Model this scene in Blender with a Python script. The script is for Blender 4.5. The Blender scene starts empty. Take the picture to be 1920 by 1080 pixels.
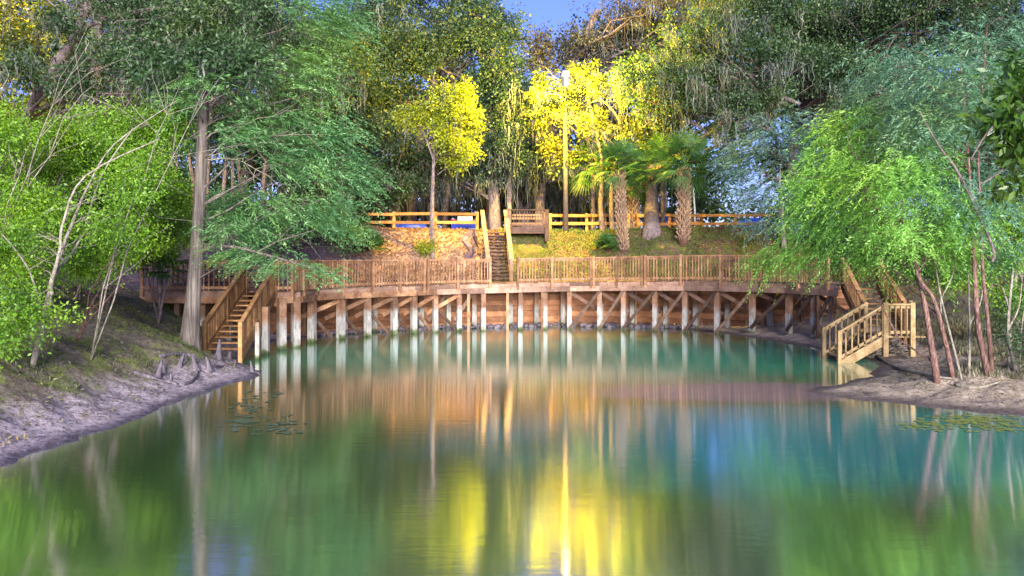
import bpy, math, random
import numpy as np
from mathutils import Vector, noise

random.seed(7)
rs = np.random.RandomState(11)
scene = bpy.context.scene
R = math.radians

# ------------------------------------------------------------------ camera, sky, light, exposure
F, HV, CZ = 1500.0, 490.0, 3.0          # focal length in px of a 1920 wide frame, horizon row, eye height
cam_d = bpy.data.cameras.new("camera"); cam = bpy.data.objects.new("camera", cam_d)
scene.collection.objects.link(cam); scene.camera = cam
cam.location = (0, 0, CZ); cam.rotation_euler = (R(90), 0, 0)
cam_d.sensor_width = 36.0; cam_d.lens = 36.0 * F / 1920.0
cam_d.shift_y = -(540 - HV) / 1920.0
cam_d.clip_start = 0.1; cam_d.clip_end = 800

SUN_EL, SUN_AZ = 15, 174                 # behind the camera, a little to the right
world = bpy.data.worlds.new("World"); scene.world = world; world.use_nodes = True
wn = world.node_tree.nodes; wl = world.node_tree.links
bg = wn['Background']
sky = wn.new('ShaderNodeTexSky'); sky.sky_type = 'NISHITA'; sky.sun_disc = False
sky.sun_elevation = R(SUN_EL); sky.sun_rotation = R(SUN_AZ); sky.air_density = 1.0; sky.dust_density = 0.3; sky.ozone_density = 4.0
tint = wn.new('ShaderNodeMix'); tint.data_type = 'RGBA'; tint.blend_type = 'MULTIPLY'; tint.inputs[0].default_value = 1.0
tint.inputs[7].default_value = (0.90, 0.76, 1.30, 1)       # violet cast of the blue hour
wl.new(sky.outputs[0], tint.inputs[6]); wl.new(tint.outputs[2], bg.inputs[0]); bg.inputs[1].default_value = 0.085

sd = bpy.data.lights.new("sun", 'SUN'); sun = bpy.data.objects.new("sun", sd); scene.collection.objects.link(sun)
sd.energy = 4.6; sd.angle = R(26); sd.color = (1.0, 0.95, 0.88)
az = R(SUN_AZ); el = R(SUN_EL)
tosun = Vector((math.sin(az) * math.cos(el), math.cos(az) * math.cos(el), math.sin(el)))
sun.rotation_euler = tosun.to_track_quat('Z', 'Y').to_euler()

scene.view_settings.view_transform = 'Standard'; scene.view_settings.look = 'None'
scene.view_settings.gamma = 1.0; scene.view_settings.exposure = 1.35
scene.cycles.max_bounces = 6; scene.cycles.diffuse_bounces = 3; scene.cycles.glossy_bounces = 2
scene.cycles.transmission_bounces = 3; scene.cycles.sample_clamp_indirect = 6.0
scene.cycles.use_denoising = True

# ------------------------------------------------------------------ helpers
def px(u, v, Y): return Vector(((u - 960) * Y / F, Y, CZ - (v - HV) * Y / F))
WL = {}                                   # world location of every root
def tag(o, label=None, cat=None, group=None, kind=None):
    if label: o['label'] = label
    if cat: o['category'] = cat
    if group: o['group'] = group
    if kind: o['kind'] = kind
    return o
def empty(name, loc, label, cat, group=None):
    o = bpy.data.objects.new(name, None); scene.collection.objects.link(o)
    o.location = loc; o.empty_display_size = 0.2; WL[o.name] = Vector(loc)
    return tag(o, label, cat, group)

class MB:
    def __init__(s): s.v = []; s.f = []; s.a = []; s.smooth = False
    def add(s, vs, fs, a=None):
        n = len(s.v); s.v += [tuple(p) for p in vs]
        a = random.random() if a is None else a
        for f in fs: s.f.append(tuple(i + n for i in f)); s.a.append(a)
    def beam(s, p0, p1, w, h, up=(0, 0, 1), a=None, w1=None, h1=None):
        p0, p1 = Vector(p0), Vector(p1); d = (p1 - p0).normalized(); up = Vector(up)
        if abs(d.dot(up)) > 0.98: up = Vector((0, 1, 0))
        sx = d.cross(up).normalized(); sz = sx.cross(d).normalized()
        w1 = w if w1 is None else w1; h1 = h if h1 is None else h1
        vs = []
        for p, ww, hh in ((p0, w, h), (p1, w1, h1)):
            for (i, j) in ((-1, -1), (1, -1), (1, 1), (-1, 1)): vs.append(p + sx * (i * ww / 2) + sz * (j * hh / 2))
        s.add(vs, [(0, 1, 2, 3), (4, 7, 6, 5), (0, 4, 5, 1), (1, 5, 6, 2), (2, 6, 7, 3), (3, 7, 4, 0)], a)
    def post(s, p0, p1, w, ang=0, w2=None, a=None):      # vertical box, rotated by ang about z
        s.beam(p0, p1, w, w2 or w, up=(-math.sin(ang), math.cos(ang), 0), a=a)
    def tube(s, pts, rad, n=8, flute=0, wob=0.06, cap=True):
        pts = [Vector(p) for p in pts]; vs = []; k0 = random.random() * 50
        for i, p in enumerate(pts):
            t = (pts[min(i + 1, len(pts) - 1)] - pts[max(i - 1, 0)]).normalized()
            ref = Vector((1, 0, 0)) if abs(t.x) < 0.9 else Vector((0, 1, 0))
            a = t.cross(ref).normalized(); b = t.cross(a).normalized(); r = rad[i]
            for j in range(n):
                th = 2 * math.pi * j / n
                rr = r * (1 + wob * noise.noise(Vector((math.cos(th) * 1.3, math.sin(th) * 1.3, i * 0.5 + k0))) * 2)
                if flute: rr *= 1 + flute[i] * math.sin(th * 7 + k0)
                vs.append(p + a * (rr * math.cos(th)) + b * (rr * math.sin(th)))
        fs = []
        for i in range(len(pts) - 1):
            for j in range(n):
                j2 = (j + 1) % n; fs.append((i * n + j, i * n + j2, (i + 1) * n + j2, (i + 1) * n + j))
        if cap: fs.append(tuple(range(n))[::-1]); fs.append(tuple((len(pts) - 1) * n + j for j in range(n)))
        s.add(vs, fs)
    def build(s, name, m, parent=None, smooth=False, base=None):
        return mesh_obj(name, np.array(s.v, dtype=np.float64).reshape(-1, 3), s.f, s.a, m, parent, smooth, base)

def mesh_obj(name, V, faces, attr, m, parent=None, smooth=False, base=None):
    me = bpy.data.meshes.new(name)
    off = np.zeros(3)
    if parent is not None: off = np.array(WL[parent.name])
    elif base is not None: off = np.array(base)
    V = V - off
    if isinstance(faces, np.ndarray):
        n, k = faces.shape
        me.vertices.add(len(V)); me.vertices.foreach_set('co', V.ravel())
        me.loops.add(n * k); me.loops.foreach_set('vertex_index', faces.ravel().astype(np.int32))
        me.polygons.add(n); me.polygons.foreach_set('loop_start', np.arange(n, dtype=np.int32) * k)
        me.polygons.foreach_set('loop_total', np.full(n, k, dtype=np.int32))
    else:
        me.from_pydata([tuple(p) for p in V], [], faces)
    me.update(calc_edges=True)
    if attr is not None and len(attr):
        at = me.attributes.new('v', 'FLOAT', 'FACE'); at.data.foreach_set('value', np.asarray(attr, dtype=np.float32))
    if smooth: me.polygons.foreach_set('use_smooth', [True] * len(me.polygons))
    me.materials.append(m)
    o = bpy.data.objects.new(name, me); scene.collection.objects.link(o)
    if parent is not None: o.parent = parent; WL[o.name] = Vector(off)
    else: o.location = off; WL[o.name] = Vector(off)
    return o

# ------------------------------------------------------------------ materials
def mat(name):
    m = bpy.data.materials.new(name); m.use_nodes = True; nt = m.node_tree
    return m, nt, nt.nodes, nt.links, nt.nodes['Principled BSDF']
def N(nt, t, **kw):
    n = nt.nodes.new(t)
    for k, v in kw.items(): setattr(n, k, v)
    return n
def ramp(nt, fac, stops):
    r = nt.nodes.new('ShaderNodeValToRGB'); e = r.color_ramp.elements
    while len(e) < len(stops): e.new(0.5)
    for i, (p, c) in enumerate(stops): e[i].position = p; e[i].color = (*c, 1)
    nt.links.new(fac, r.inputs[0]); return r.outputs[0]
def noise_n(nt, vec, scale, detail=4, rough=0.6, dist=0):
    n = nt.nodes.new('ShaderNodeTexNoise'); n.inputs['Scale'].default_value = scale; n.inputs['Detail'].default_value = detail
    n.inputs['Roughness'].default_value = rough; n.inputs['Distortion'].default_value = dist
    nt.links.new(vec, n.inputs['Vector']); return n.outputs['Fac']
def mapping(nt, vec, sc):
    n = nt.nodes.new('ShaderNodeMapping'); n.inputs['Scale'].default_value = sc; nt.links.new(vec, n.inputs[0]); return n.outputs[0]
def mixc(nt, fac, a, b, mode='MIX'):
    n = nt.nodes.new('ShaderNodeMix'); n.data_type = 'RGBA'; n.blend_type = mode
    for sock, val in ((n.inputs[0], fac), (n.inputs[6], a), (n.inputs[7], b)):
        if isinstance(val, (int, float)): sock.default_value = val
        elif isinstance(val, tuple): sock.default_value = (*val, 1)
        else: nt.links.new(val, sock)
    return n.outputs[2]
def math_n(nt, op, a, b=0.0, clamp=False):
    n = nt.nodes.new('ShaderNodeMath'); n.operation = op; n.use_clamp = clamp
    for s, val in ((n.inputs[0], a), (n.inputs[1], b)):
        if isinstance(val, (int, float)): s.default_value = val
        else: nt.links.new(val, s)
    return n.outputs[0]
def maprange(nt, val, a, b, c=0.0, d=1.0, smooth=True):
    n = nt.nodes.new('ShaderNodeMapRange'); n.interpolation_type = 'SMOOTHSTEP' if smooth else 'LINEAR'
    for i, x in enumerate((a, b, c, d)): n.inputs[i + 1].default_value = x
    nt.links.new(val, n.inputs[0]); return n.outputs[0]
def bump(nt, h, bsdf, strength=0.4, dist=0.02):
    b = nt.nodes.new('ShaderNodeBump'); b.inputs['Strength'].default_value = strength; b.inputs['Distance'].default_value = dist
    nt.links.new(h, b.inputs['Height']); nt.links.new(b.outputs[0], bsdf.inputs['Normal'])

def wood(name, c1, c2, c3, pile=False):
    m, nt, nd, lk, b = mat(name)
    geo = N(nt, 'ShaderNodeNewGeometry'); pos = geo.outputs['Position']
    at = N(nt, 'ShaderNodeAttribute', attribute_name='v')
    n1 = noise_n(nt, pos, 2.2, 5, 0.65); n2 = noise_n(nt, mapping(nt, pos, (9, 9, 30)), 1.0, 4, 0.7)
    n3 = noise_n(nt, mapping(nt, pos, (30, 30, 3)), 1.0, 3, 0.6)
    base = ramp(nt, n1, [(0.28, c1), (0.52, c2), (0.75, c3)])
    g = ramp(nt, n2, [(0.3, (0.45, 0.42, 0.42)), (0.6, (1, 1, 1))])
    col = mixc(nt, 0.75, base, g, 'MULTIPLY')
    g2 = ramp(nt, n3, [(0.3, (0.6, 0.55, 0.52)), (0.55, (1, 1, 1))])
    col = mixc(nt, 0.6, col, g2, 'MULTIPLY')
    v = ramp(nt, at.outputs['Fac'], [(0, (0.5, 0.47, 0.48)), (0.5, (1, 0.95, 0.92)), (1, (1.45, 1.4, 1.35))])
    col = mixc(nt, 1.0, col, v, 'MULTIPLY')
    if pile:                              # bleached flood line and green algae on the lowest part
        sep = N(nt, 'ShaderNodeSeparateXYZ'); lk.new(pos, sep.inputs[0])
        zj = math_n(nt, 'ADD', sep.outputs[2], math_n(nt, 'MULTIPLY', noise_n(nt, pos, 3.5, 4), 0.7))
        f1 = maprange(nt, zj, 1.10, 1.55, 1, 0)
        blot = ramp(nt, noise_n(nt, mapping(nt, pos, (10, 10, 3)), 1.0, 5, 0.7), [(0.28, (0.11, 0.095, 0.075)), (0.5, (0.29, 0.275, 0.25)), (0.8, (0.44, 0.43, 0.42))])
        col = mixc(nt, f1, col, blot)
        f2 = maprange(nt, zj, 0.40, 0.60, 1, 0)
        col = mixc(nt, f2, col, (0.07, 0.09, 0.03))
        f3 = maprange(nt, zj, 0.28, 0.42, 1, 0)
        col = mixc(nt, f3, col, (0.02, 0.03, 0.015))
    lk.new(col, b.inputs['Base Color']); b.inputs['Roughness'].default_value = 0.75
    b.inputs['Specular IOR Level'].default_value = 0.25
    bump(nt, n3, b, 0.4, 0.01); return m

def leafmat(name, stops, trans=0.4, rough=0.55, clump=0.6, hue=(0.35, 0.9)):
    m, nt, nd, lk, b = mat(name)
    at = N(nt, 'ShaderNodeAttribute', attribute_name='v'); tc = N(nt, 'ShaderNodeTexCoord')
    n = noise_n(nt, tc.outputs['Object'], clump, 2)
    f = math_n(nt, 'ADD', math_n(nt, 'MULTIPLY', at.outputs['Fac'], 0.55), math_n(nt, 'MULTIPLY', math_n(nt, 'SUBTRACT', n, 0.28), 1.0), True)
    col = ramp(nt, f, stops)
    hv = noise_n(nt, tc.outputs['Object'], 0.33, 3, 0.6, 0.5)
    col = mixc(nt, 1.0, col, ramp(nt, hv, [(0.34, (0.82, 0.88, 0.98)), (0.5, (1, 1, 1)), (0.66, (1.4, 1.12, 0.65))]), 'MULTIPLY')
    d = N(nt, 'ShaderNodeBsdfDiffuse'); t = N(nt, 'ShaderNodeBsdfTranslucent'); g = N(nt, 'ShaderNodeBsdfGlossy')
    g.inputs['Roughness'].default_value = rough; g.inputs['Color'].default_value = (1, 1, 1, 1)
    lk.new(col, d.inputs[0]); lk.new(mixc(nt, 1.0, col, (1.15, 1.1, 0.6), 'MULTIPLY'), t.inputs[0])
    m1 = N(nt, 'ShaderNodeMixShader'); m1.inputs[0].default_value = trans; lk.new(d.outputs[0], m1.inputs[1]); lk.new(t.outputs[0], m1.inputs[2])
    m2 = N(nt, 'ShaderNodeMixShader'); m2.inputs[0].default_value = 0.035; lk.new(m1.outputs[0], m2.inputs[1]); lk.new(g.outputs[0], m2.inputs[2])
    lk.new(m2.outputs[0], nd['Material Output'].inputs[0]); nd.remove(b); return m

def bark(name, c1, c2, c3, zs=2.0, xs=14):
    m, nt, nd, lk, b = mat(name)
    geo = N(nt, 'ShaderNodeNewGeometry'); pos = geo.outputs['Position']
    n1 = noise_n(nt, mapping(nt, pos, (xs, xs, zs)), 1.0, 5, 0.65, 0.6); n2 = noise_n(nt, pos, 1.3, 4)
    col = ramp(nt, n1, [(0.32, c1), (0.5, c2), (0.72, c3)])
    col = mixc(nt, 1.0, col, ramp(nt, n2, [(0.3, (0.65, 0.65, 0.7)), (0.65, (1.15, 1.15, 1.1))]), 'MULTIPLY')
    lk.new(col, b.inputs['Base Color']); b.inputs['Roughness'].default_value = 0.9; b.inputs['Specular IOR Level'].default_value = 0.1
    bump(nt, n1, b, 0.8, 0.04); return m

def plain(name, c, rough=0.6, metal=0.0, var=0.35):
    m, nt, nd, lk, b = mat(name)
    geo = N(nt, 'ShaderNodeNewGeometry')
    n1 = noise_n(nt, geo.outputs['Position'], 6, 4)
    k = 1 - var
    col = mixc(nt, 1.0, c, ramp(nt, n1, [(0.3, (k, k, k)), (0.7, (1.15, 1.15, 1.15))]), 'MULTIPLY')
    lk.new(col, b.inputs['Base Color']); b.inputs['Roughness'].default_value = rough; b.inputs['Metallic'].default_value = metal
    return m

M = {}
M['wood'] = wood('deck_wood', (0.13, 0.062, 0.035), (0.29, 0.16, 0.085), (0.44, 0.29, 0.17))
M['wood_beam'] = wood('beam_wood', (0.17, 0.095, 0.065), (0.29, 0.185, 0.135), (0.40, 0.28, 0.22))
M['wood_light'] = wood('stair_wood', (0.18, 0.085, 0.03), (0.33, 0.18, 0.075), (0.48, 0.30, 0.14))
M['wood_pale'] = wood('pale_stair_wood', (0.19, 0.125, 0.06), (0.36, 0.26, 0.13), (0.50, 0.39, 0.23))
M['wood_dark'] = wood('old_dark_wood', (0.06, 0.035, 0.03), (0.12, 0.07, 0.05), (0.20, 0.13, 0.10))
M['wood_pile'] = wood('pile_wood', (0.14, 0.07, 0.04), (0.24, 0.14, 0.085), (0.34, 0.22, 0.15), pile=True)
M['brace'] = wood('brace_wood', (0.06, 0.035, 0.022), (0.14, 0.09, 0.06), (0.27, 0.20, 0.15))
M['wood_wall'] = wood('bulkhead_wood', (0.16, 0.07, 0.03), (0.30, 0.14, 0.07), (0.42, 0.24, 0.13))
M['wood_fence'] = wood('fence_wood', (0.25, 0.11, 0.025), (0.40, 0.19, 0.05), (0.50, 0.28, 0.09))
M['timber_edge'] = wood('edging_timber', (0.09, 0.06, 0.10), (0.15, 0.11, 0.17), (0.22, 0.16, 0.22))
M['bark_cyp'] = bark('cypress_bark', (0.05, 0.042, 0.038), (0.125, 0.105, 0.095), (0.26, 0.225, 0.20), 0.7, 16)
M['bark_oak'] = bark('oak_bark', (0.06, 0.045, 0.05), (0.16, 0.12, 0.12), (0.28, 0.22, 0.22), 5, 12)
M['bark_pale'] = bark('pale_bark', (0.10, 0.085, 0.065), (0.24, 0.21, 0.17), (0.42, 0.38, 0.33), 8, 16)
M['bark_red'] = bark('red_bark', (0.06, 0.032, 0.026), (0.155, 0.085, 0.07), (0.32, 0.22, 0.19), 6, 26)
M['bark_green'] = bark('smooth_bark', (0.18, 0.20, 0.15), (0.30, 0.33, 0.26), (0.42, 0.45, 0.38), 3, 6)
M['boot'] = bark('palm_boot', (0.11, 0.065, 0.04), (0.26, 0.17, 0.11), (0.44, 0.32, 0.22), 8, 14)
M['knee'] = bark('cypress_knee_bark', (0.06, 0.05, 0.07), (0.13, 0.11, 0.13), (0.24, 0.20, 0.22), 2, 14)
M['oak'] = leafmat('oak_leaf', [(0.1, (0.008, 0.026, 0.014)), (0.45, (0.022, 0.058, 0.026)), (0.8, (0.05, 0.105, 0.042)), (1, (0.09, 0.16, 0.06))])
M['oak_olive'] = leafmat('olive_oak_leaf', [(0.1, (0.012, 0.038, 0.012)), (0.45, (0.038, 0.090, 0.026)), (0.8, (0.09, 0.17, 0.05)), (1, (0.17, 0.27, 0.09))])
M['oak_purple'] = leafmat('purple_oak_leaf', [(0.1, (0.03, 0.03, 0.035)), (0.5, (0.07, 0.075, 0.06)), (0.85, (0.11, 0.10, 0.08)), (1, (0.15, 0.13, 0.10))])
M['yellow'] = leafmat('lamplit_leaf', [(0.1, (0.05, 0.08, 0.005)), (0.5, (0.24, 0.30, 0.008)), (1, (0.52, 0.58, 0.015))], 0.45)  # street lamp's yellow light is put into the leaf colour
M['yellow2'] = leafmat('dim_lamplit_leaf', [(0.1, (0.02, 0.035, 0.004)), (0.5, (0.09, 0.12, 0.006)), (1, (0.22, 0.25, 0.012))], 0.45)  # same lamplight yellow in the leaf colour, at a lower brightness
M['bright'] = leafmat('bright_shrub_leaf', [(0.08, (0.025, 0.08, 0.006)), (0.35, (0.09, 0.22, 0.008)), (0.7, (0.22, 0.42, 0.015)), (1, (0.46, 0.62, 0.06))], 0.4)
M['mint'] = leafmat('cypress_needle', [(0.08, (0.018, 0.06, 0.018)), (0.35, (0.075, 0.205, 0.062)), (0.7, (0.19, 0.40, 0.14)), (1, (0.40, 0.64, 0.30))], 0.4)
M['lime'] = leafmat('willow_needle', [(0.08, (0.03, 0.11, 0.015)), (0.35, (0.13, 0.33, 0.04)), (0.7, (0.30, 0.58, 0.09)), (1, (0.52, 0.78, 0.22))], 0.4)
M['palemint'] = leafmat('pale_feathery_needle', [(0.08, (0.02, 0.08, 0.04)), (0.4, (0.09, 0.22, 0.13)), (0.75, (0.21, 0.41, 0.26)), (1, (0.42, 0.64, 0.48))], 0.4)
M['bluegreen'] = leafmat('blue_green_needle', [(0.08, (0.03, 0.09, 0.08)), (0.4, (0.09, 0.19, 0.17)), (0.75, (0.16, 0.29, 0.27)), (1, (0.26, 0.40, 0.38))], 0.4)
M['moss'] = leafmat('spanish_moss', [(0.1, (0.05, 0.055, 0.045)), (0.5, (0.12, 0.135, 0.105)), (1, (0.24, 0.26, 0.21))], 0.3)
M['palm'] = leafmat('palm_frond', [(0.1, (0.012, 0.05, 0.012)), (0.5, (0.032, 0.10, 0.02)), (1, (0.085, 0.18, 0.04))], 0.3)
M['bigleaf'] = leafmat('large_dark_leaf', [(0.1, (0.020, 0.055, 0.010)), (0.5, (0.045, 0.11, 0.015)), (1, (0.10, 0.19, 0.02))], 0.3, 0.35)
M['grass'] = leafmat('grass_blade', [(0.1, (0.035, 0.06, 0.012)), (0.5, (0.09, 0.13, 0.025)), (1, (0.22, 0.25, 0.06))], 0.3)
M['litter'] = leafmat('dead_leaf', [(0.1, (0.07, 0.04, 0.03)), (0.5, (0.24, 0.14, 0.09)), (1, (0.48, 0.32, 0.22))], 0.15)
M['debris'] = leafmat('bank_debris', [(0.1, (0.07, 0.06, 0.04)), (0.5, (0.19, 0.18, 0.10)), (1, (0.36, 0.33, 0.22))], 0.1)
M['pole'] = plain('lamp_pole_paint', (0.12, 0.085, 0.055), 0.9)
M['metal'] = plain('grey_metal', (0.30, 0.30, 0.32), 0.45, 0.6)
M['blue'] = plain('blue_tarp', (0.03, 0.07, 0.50), 0.5)
M['red'] = plain('red_paint', (0.50, 0.05, 0.06), 0.5)
M['white'] = plain('white_paint', (0.62, 0.60, 0.58), 0.6)
M['lily'] = plain('lily_pad', (0.10, 0.14, 0.09), 0.35)
m, nt, nd, lk, b = mat('lamp_glass'); b.inputs['Emission Color'].default_value = (1, 0.72, 0.2, 1); b.inputs['Emission Strength'].default_value = 30; M['glow'] = m

# ------------------------------------------------------------------ terrain
POOL = np.array([(-16, -12), (-13, 4), (-9.2, 8.5), (-7.5, 11.7), (-7.35, 13.5), (-7.15, 15), (-7.2, 16.6), (-7.05, 18), (-6.9, 19.3), (-6.65, 20.6), (-6.75, 21.7),
    (-7.5, 23.0), (-8.3, 24.2), (-8.6, 25.6), (-8.9, 27), (-9.2, 29), (-8.6, 31.0), (-7.5, 32.6), (-5.5, 34.3), (-3, 35.7), (0, 36.5), (3, 37.0), (5, 36.6), (7, 35.6), (8.6, 33.6),
    (9.1, 32.2), (9.66, 30.8), (10.06, 29), (10.4, 27.8), (10.5, 26.2), (10.8, 24.8), (10.7, 23.6), (10.3, 22.6), (9.3, 20.9), (7.8, 19.4), (6.75, 18.5), (7.0, 17.9), (7.5, 17.3),
    (8.2, 16.7), (9.0, 16.1), (9.9, 15.5), (13, 13.5), (18, 10), (22, 4), (22, -12)], dtype=float)
FRONT_U = np.array([562, 590, 643, 693, 742, 778, 818, 862, 907, 976, 1022, 1068, 1124, 1168, 1227, 1283, 1343, 1408, 1475, 1522, 1574], dtype=float)
FRONT_Y = np.array([28.0, 29.5, 30.8, 31.8, 32.6, 33.15, 33.65, 34.1, 34.4, 34.85, 35.1, 35.3, 35.35, 35.0, 34.4, 33.8, 33.15, 32.4, 31.1, 29.9, 28.6])
def fr(u):
    Y = float(np.interp(u, FRONT_U, FRONT_Y)); return Vector(((u - 960) * Y / F, Y, 0))
def zdeck(u): return float(np.interp(u, [500, 740, 976, 1150, 1300, 1574], [1.97, 1.99, 2.07, 2.13, 2.19, 2.17]))
def frn(u):
    a, b_ = fr(max(562, u - 18)), fr(min(1574, u + 18)); t = (b_ - a).normalized(); return Vector((-t.y, t.x, 0)), t   # away from pool, along
WALL = [Vector((-14, 30.6, 0)), Vector((-11, 30.4, 0)), Vector((-9.6, 31.0, 0))] + [fr(u) + frn(u)[0] * 2.15 for u in (643, 742, 862, 976, 1068, 1168, 1283, 1380)] + [Vector((12.0, 33.2, 0)), Vector((14, 32.5, 0))]
WX = np.array([w.x for w in WALL]); WY = np.array([w.y for w in WALL])

def sdist(x, y):
    x = np.asarray(x, float); y = np.asarray(y, float); best = np.full(x.shape, 1e9); inside = np.zeros(x.shape, bool)
    n = len(POOL)
    for i in range(n):
        ax, ay = POOL[i]; bx, by = POOL[(i + 1) % n]; dx, dy = bx - ax, by - ay
        t = np.clip(((x - ax) * dx + (y - ay) * dy) / (dx * dx + dy * dy), 0, 1)
        best = np.minimum(best, np.hypot(x - ax - t * dx, y - ay - t * dy))
        c = ((ay > y) != (by > y)) & (x < (bx - ax) * (y - ay) / (by - ay + 1e-12) + ax); inside ^= c
    return np.where(inside, -best, best)
def sstep(a, b_, x): t = np.clip((x - a) / (b_ - a), 0, 1); return t * t * (3 - 2 * t)
def wob(x, y, s, k=0): return (np.sin(x * s * 1.3 + 1.7 * np.sin(y * s * .9 + k) + k) * np.cos(y * s * 1.1 + 1.3 * np.sin(x * s * .7 + k * 2)) )
def H(x, y):
    x = np.asarray(x, float); y = np.asarray(y, float)
    d = sdist(x, y) + 0.10 * wob(x, y, 2.3) + 0.05 * wob(x, y, 6.1, 2)
    left = sstep(2, -2, x)
    pl = np.interp(d, [-8, -1, 0, 0.8, 2.2, 4, 7.5, 11], [-2.2, -0.5, 0, 0.20, 0.92, 1.75, 3.0, 4.2])
    pr = np.interp(d, [-8, -1, 0, 1.5, 3.0, 4.5, 8, 12], [-2.2, -0.4, 0, 0.16, 0.50, 1.1, 2.9, 4.4])
    bank = pl * left + pr * (1 - left)
    wy = np.interp(x, WX, WY); dw = y - wy
    top = 4.62 - 0.35 * sstep(0, -8, x) * 0
    hill = 1.85 + np.interp(dw, [0, 4.4, 6], [0, 2.62, 2.78])
    hill = hill + 0.09 * wob(x, y, 1.1, 4) * sstep(0, 1.5, dw) * sstep(8, 4, dw)
    inw = sstep(-14, -12.5, x) * sstep(14.5, 13, x)
    behind = (dw > 0.12).astype(float)
    h = bank * (1 - inw * behind) + hill * inw * behind
    fb = (1 - behind) * inw
    h = np.where((fb > 0) & (dw > -2.2) & (x > -9) & (x < 8.6), np.minimum(h, 0.35), h)
    rough = 0.05 * wob(x, y, 2.9, 1) + 0.035 * wob(x, y, 7.3, 3) + 0.022 * wob(x, y, 15, 5) + 0.012 * wob(x + y, y - x, 21, 8)
    h = h + rough * sstep(0.0, 1.2, d)
    return np.where(d < 0.0, np.minimum(h, -0.001 + d * 0.3), h)
def gp(u, v):                              # where the ray through a picture point meets the ground
    Y = np.arange(8, 60, 0.04); X = (u - 960) * Y / F; Z = CZ - (v - HV) * Y / F
    hh = np.maximum(H(X, Y), 0); k = np.argmax(Z <= hh)
    return Vector((X[k], Y[k], float(hh[k])))
def gz(x, y): return float(H(np.array([x]), np.array([y]))[0])

xs = np.concatenate([np.arange(-90, -20, 5), np.arange(-20, -13, 0.5), np.arange(-13, 15, 0.14), np.arange(15, 22, 0.5), np.arange(22, 95, 5)])
ys = np.concatenate([np.arange(-15, 7, 1.0), np.arange(7, 43, 0.14), np.arange(43, 50, 0.7), np.arange(50, 140, 6)])
GX, GY = np.meshgrid(xs, ys); GZ = H(GX, GY)
ny, nx = GX.shape; idx = np.arange(nx * ny).reshape(ny, nx)
faces = np.stack([idx[:-1, :-1], idx[:-1, 1:], idx[1:, 1:], idx[1:, :-1]], -1).reshape(-1, 4)

m, nt, nd, lk, b = mat('ground'); geo = N(nt, 'ShaderNodeNewGeometry'); pos = geo.outputs['Position']
sep = N(nt, 'ShaderNodeSeparateXYZ'); lk.new(pos, sep.inputs[0]); X_, Y_, Z_ = sep.outputs
n1 = noise_n(nt, pos, 0.8, 6, 0.65); n2 = noise_n(nt, pos, 9, 6, 0.75); n3 = noise_n(nt, pos, 32, 4, 0.7); nb = noise_n(nt, pos, 2.6, 5, 0.7)
mud = ramp(nt, n2, [(0.32, (0.07, 0.055, 0.06)), (0.44, (0.36, 0.29, 0.33)), (0.62, (0.66, 0.56, 0.64))])
sand = ramp(nt, n2, [(0.30, (0.20, 0.14, 0.10)), (0.45, (0.46, 0.35, 0.27)), (0.66, (0.72, 0.60, 0.50))])
side = maprange(nt, X_, -2, 2)
shore = mixc(nt, side, mud, sand)
soil = ramp(nt, n2, [(0.3, (0.08, 0.06, 0.05)), (0.5, (0.20, 0.16, 0.13)), (0.72, (0.36, 0.31, 0.26))])
mossy = ramp(nt, n2, [(0.3, (0.10, 0.11, 0.04)), (0.5, (0.22, 0.26, 0.07)), (0.75, (0.42, 0.42, 0.16))])
soil = mixc(nt, maprange(nt, nb, 0.46, 0.60), soil, mossy)
zj = math_n(nt, 'ADD', Z_, math_n(nt, 'MULTIPLY', math_n(nt, 'SUBTRACT', n1, 0.5), 0.9))
col = mixc(nt, maprange(nt, math_n(nt, 'SUBTRACT', zj, math_n(nt, 'MULTIPLY', side, 0.15)), 0.26, 0.66), shore, soil)
mulch = ramp(nt, n2, [(0.3, (0.20, 0.10, 0.06)), (0.5, (0.48, 0.28, 0.18)), (0.7, (0.68, 0.48, 0.36))])
gr = ramp(nt, n2, [(0.3, (0.04, 0.055, 0.015)), (0.5, (0.11, 0.13, 0.03)), (0.7, (0.22, 0.21, 0.06))])
dirt = ramp(nt, n2, [(0.3, (0.05, 0.03, 0.028)), (0.5, (0.14, 0.09, 0.065)), (0.7, (0.26, 0.18, 0.13))])
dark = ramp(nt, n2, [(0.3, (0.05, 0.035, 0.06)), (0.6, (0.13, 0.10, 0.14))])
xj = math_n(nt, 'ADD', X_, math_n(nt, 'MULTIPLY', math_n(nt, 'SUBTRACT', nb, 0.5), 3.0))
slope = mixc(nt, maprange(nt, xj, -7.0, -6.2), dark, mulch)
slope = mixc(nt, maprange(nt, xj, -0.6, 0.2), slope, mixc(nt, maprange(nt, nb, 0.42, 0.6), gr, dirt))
col = mixc(nt, maprange(nt, zj, 1.5, 2.2), col, slope)
topc = mixc(nt, maprange(nt, X_, -1, 1), dirt, gr)
col = mixc(nt, maprange(nt, Y_, 41, 43), col, topc)
wet = maprange(nt, Z_, 0.015, 0.10, 1, 0)
col = mixc(nt, wet, col, mixc(nt, 1.0, col, (0.30, 0.30, 0.36), 'MULTIPLY'))
lk.new(col, b.inputs['Base Color']); b.inputs['Roughness'].default_value = 0.9; b.inputs['Specular IOR Level'].default_value = 0.15
hgt = math_n(nt, 'ADD', n2, math_n(nt, 'MULTIPLY', n3, 0.6)); bump(nt, hgt, b, 1.0, 0.12); M['ground'] = m
g = mesh_obj('ground', np.stack([GX.ravel(), GY.ravel(), GZ.ravel()], -1), faces, None, M['ground'], smooth=True); tag(g, kind='structure')

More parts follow.
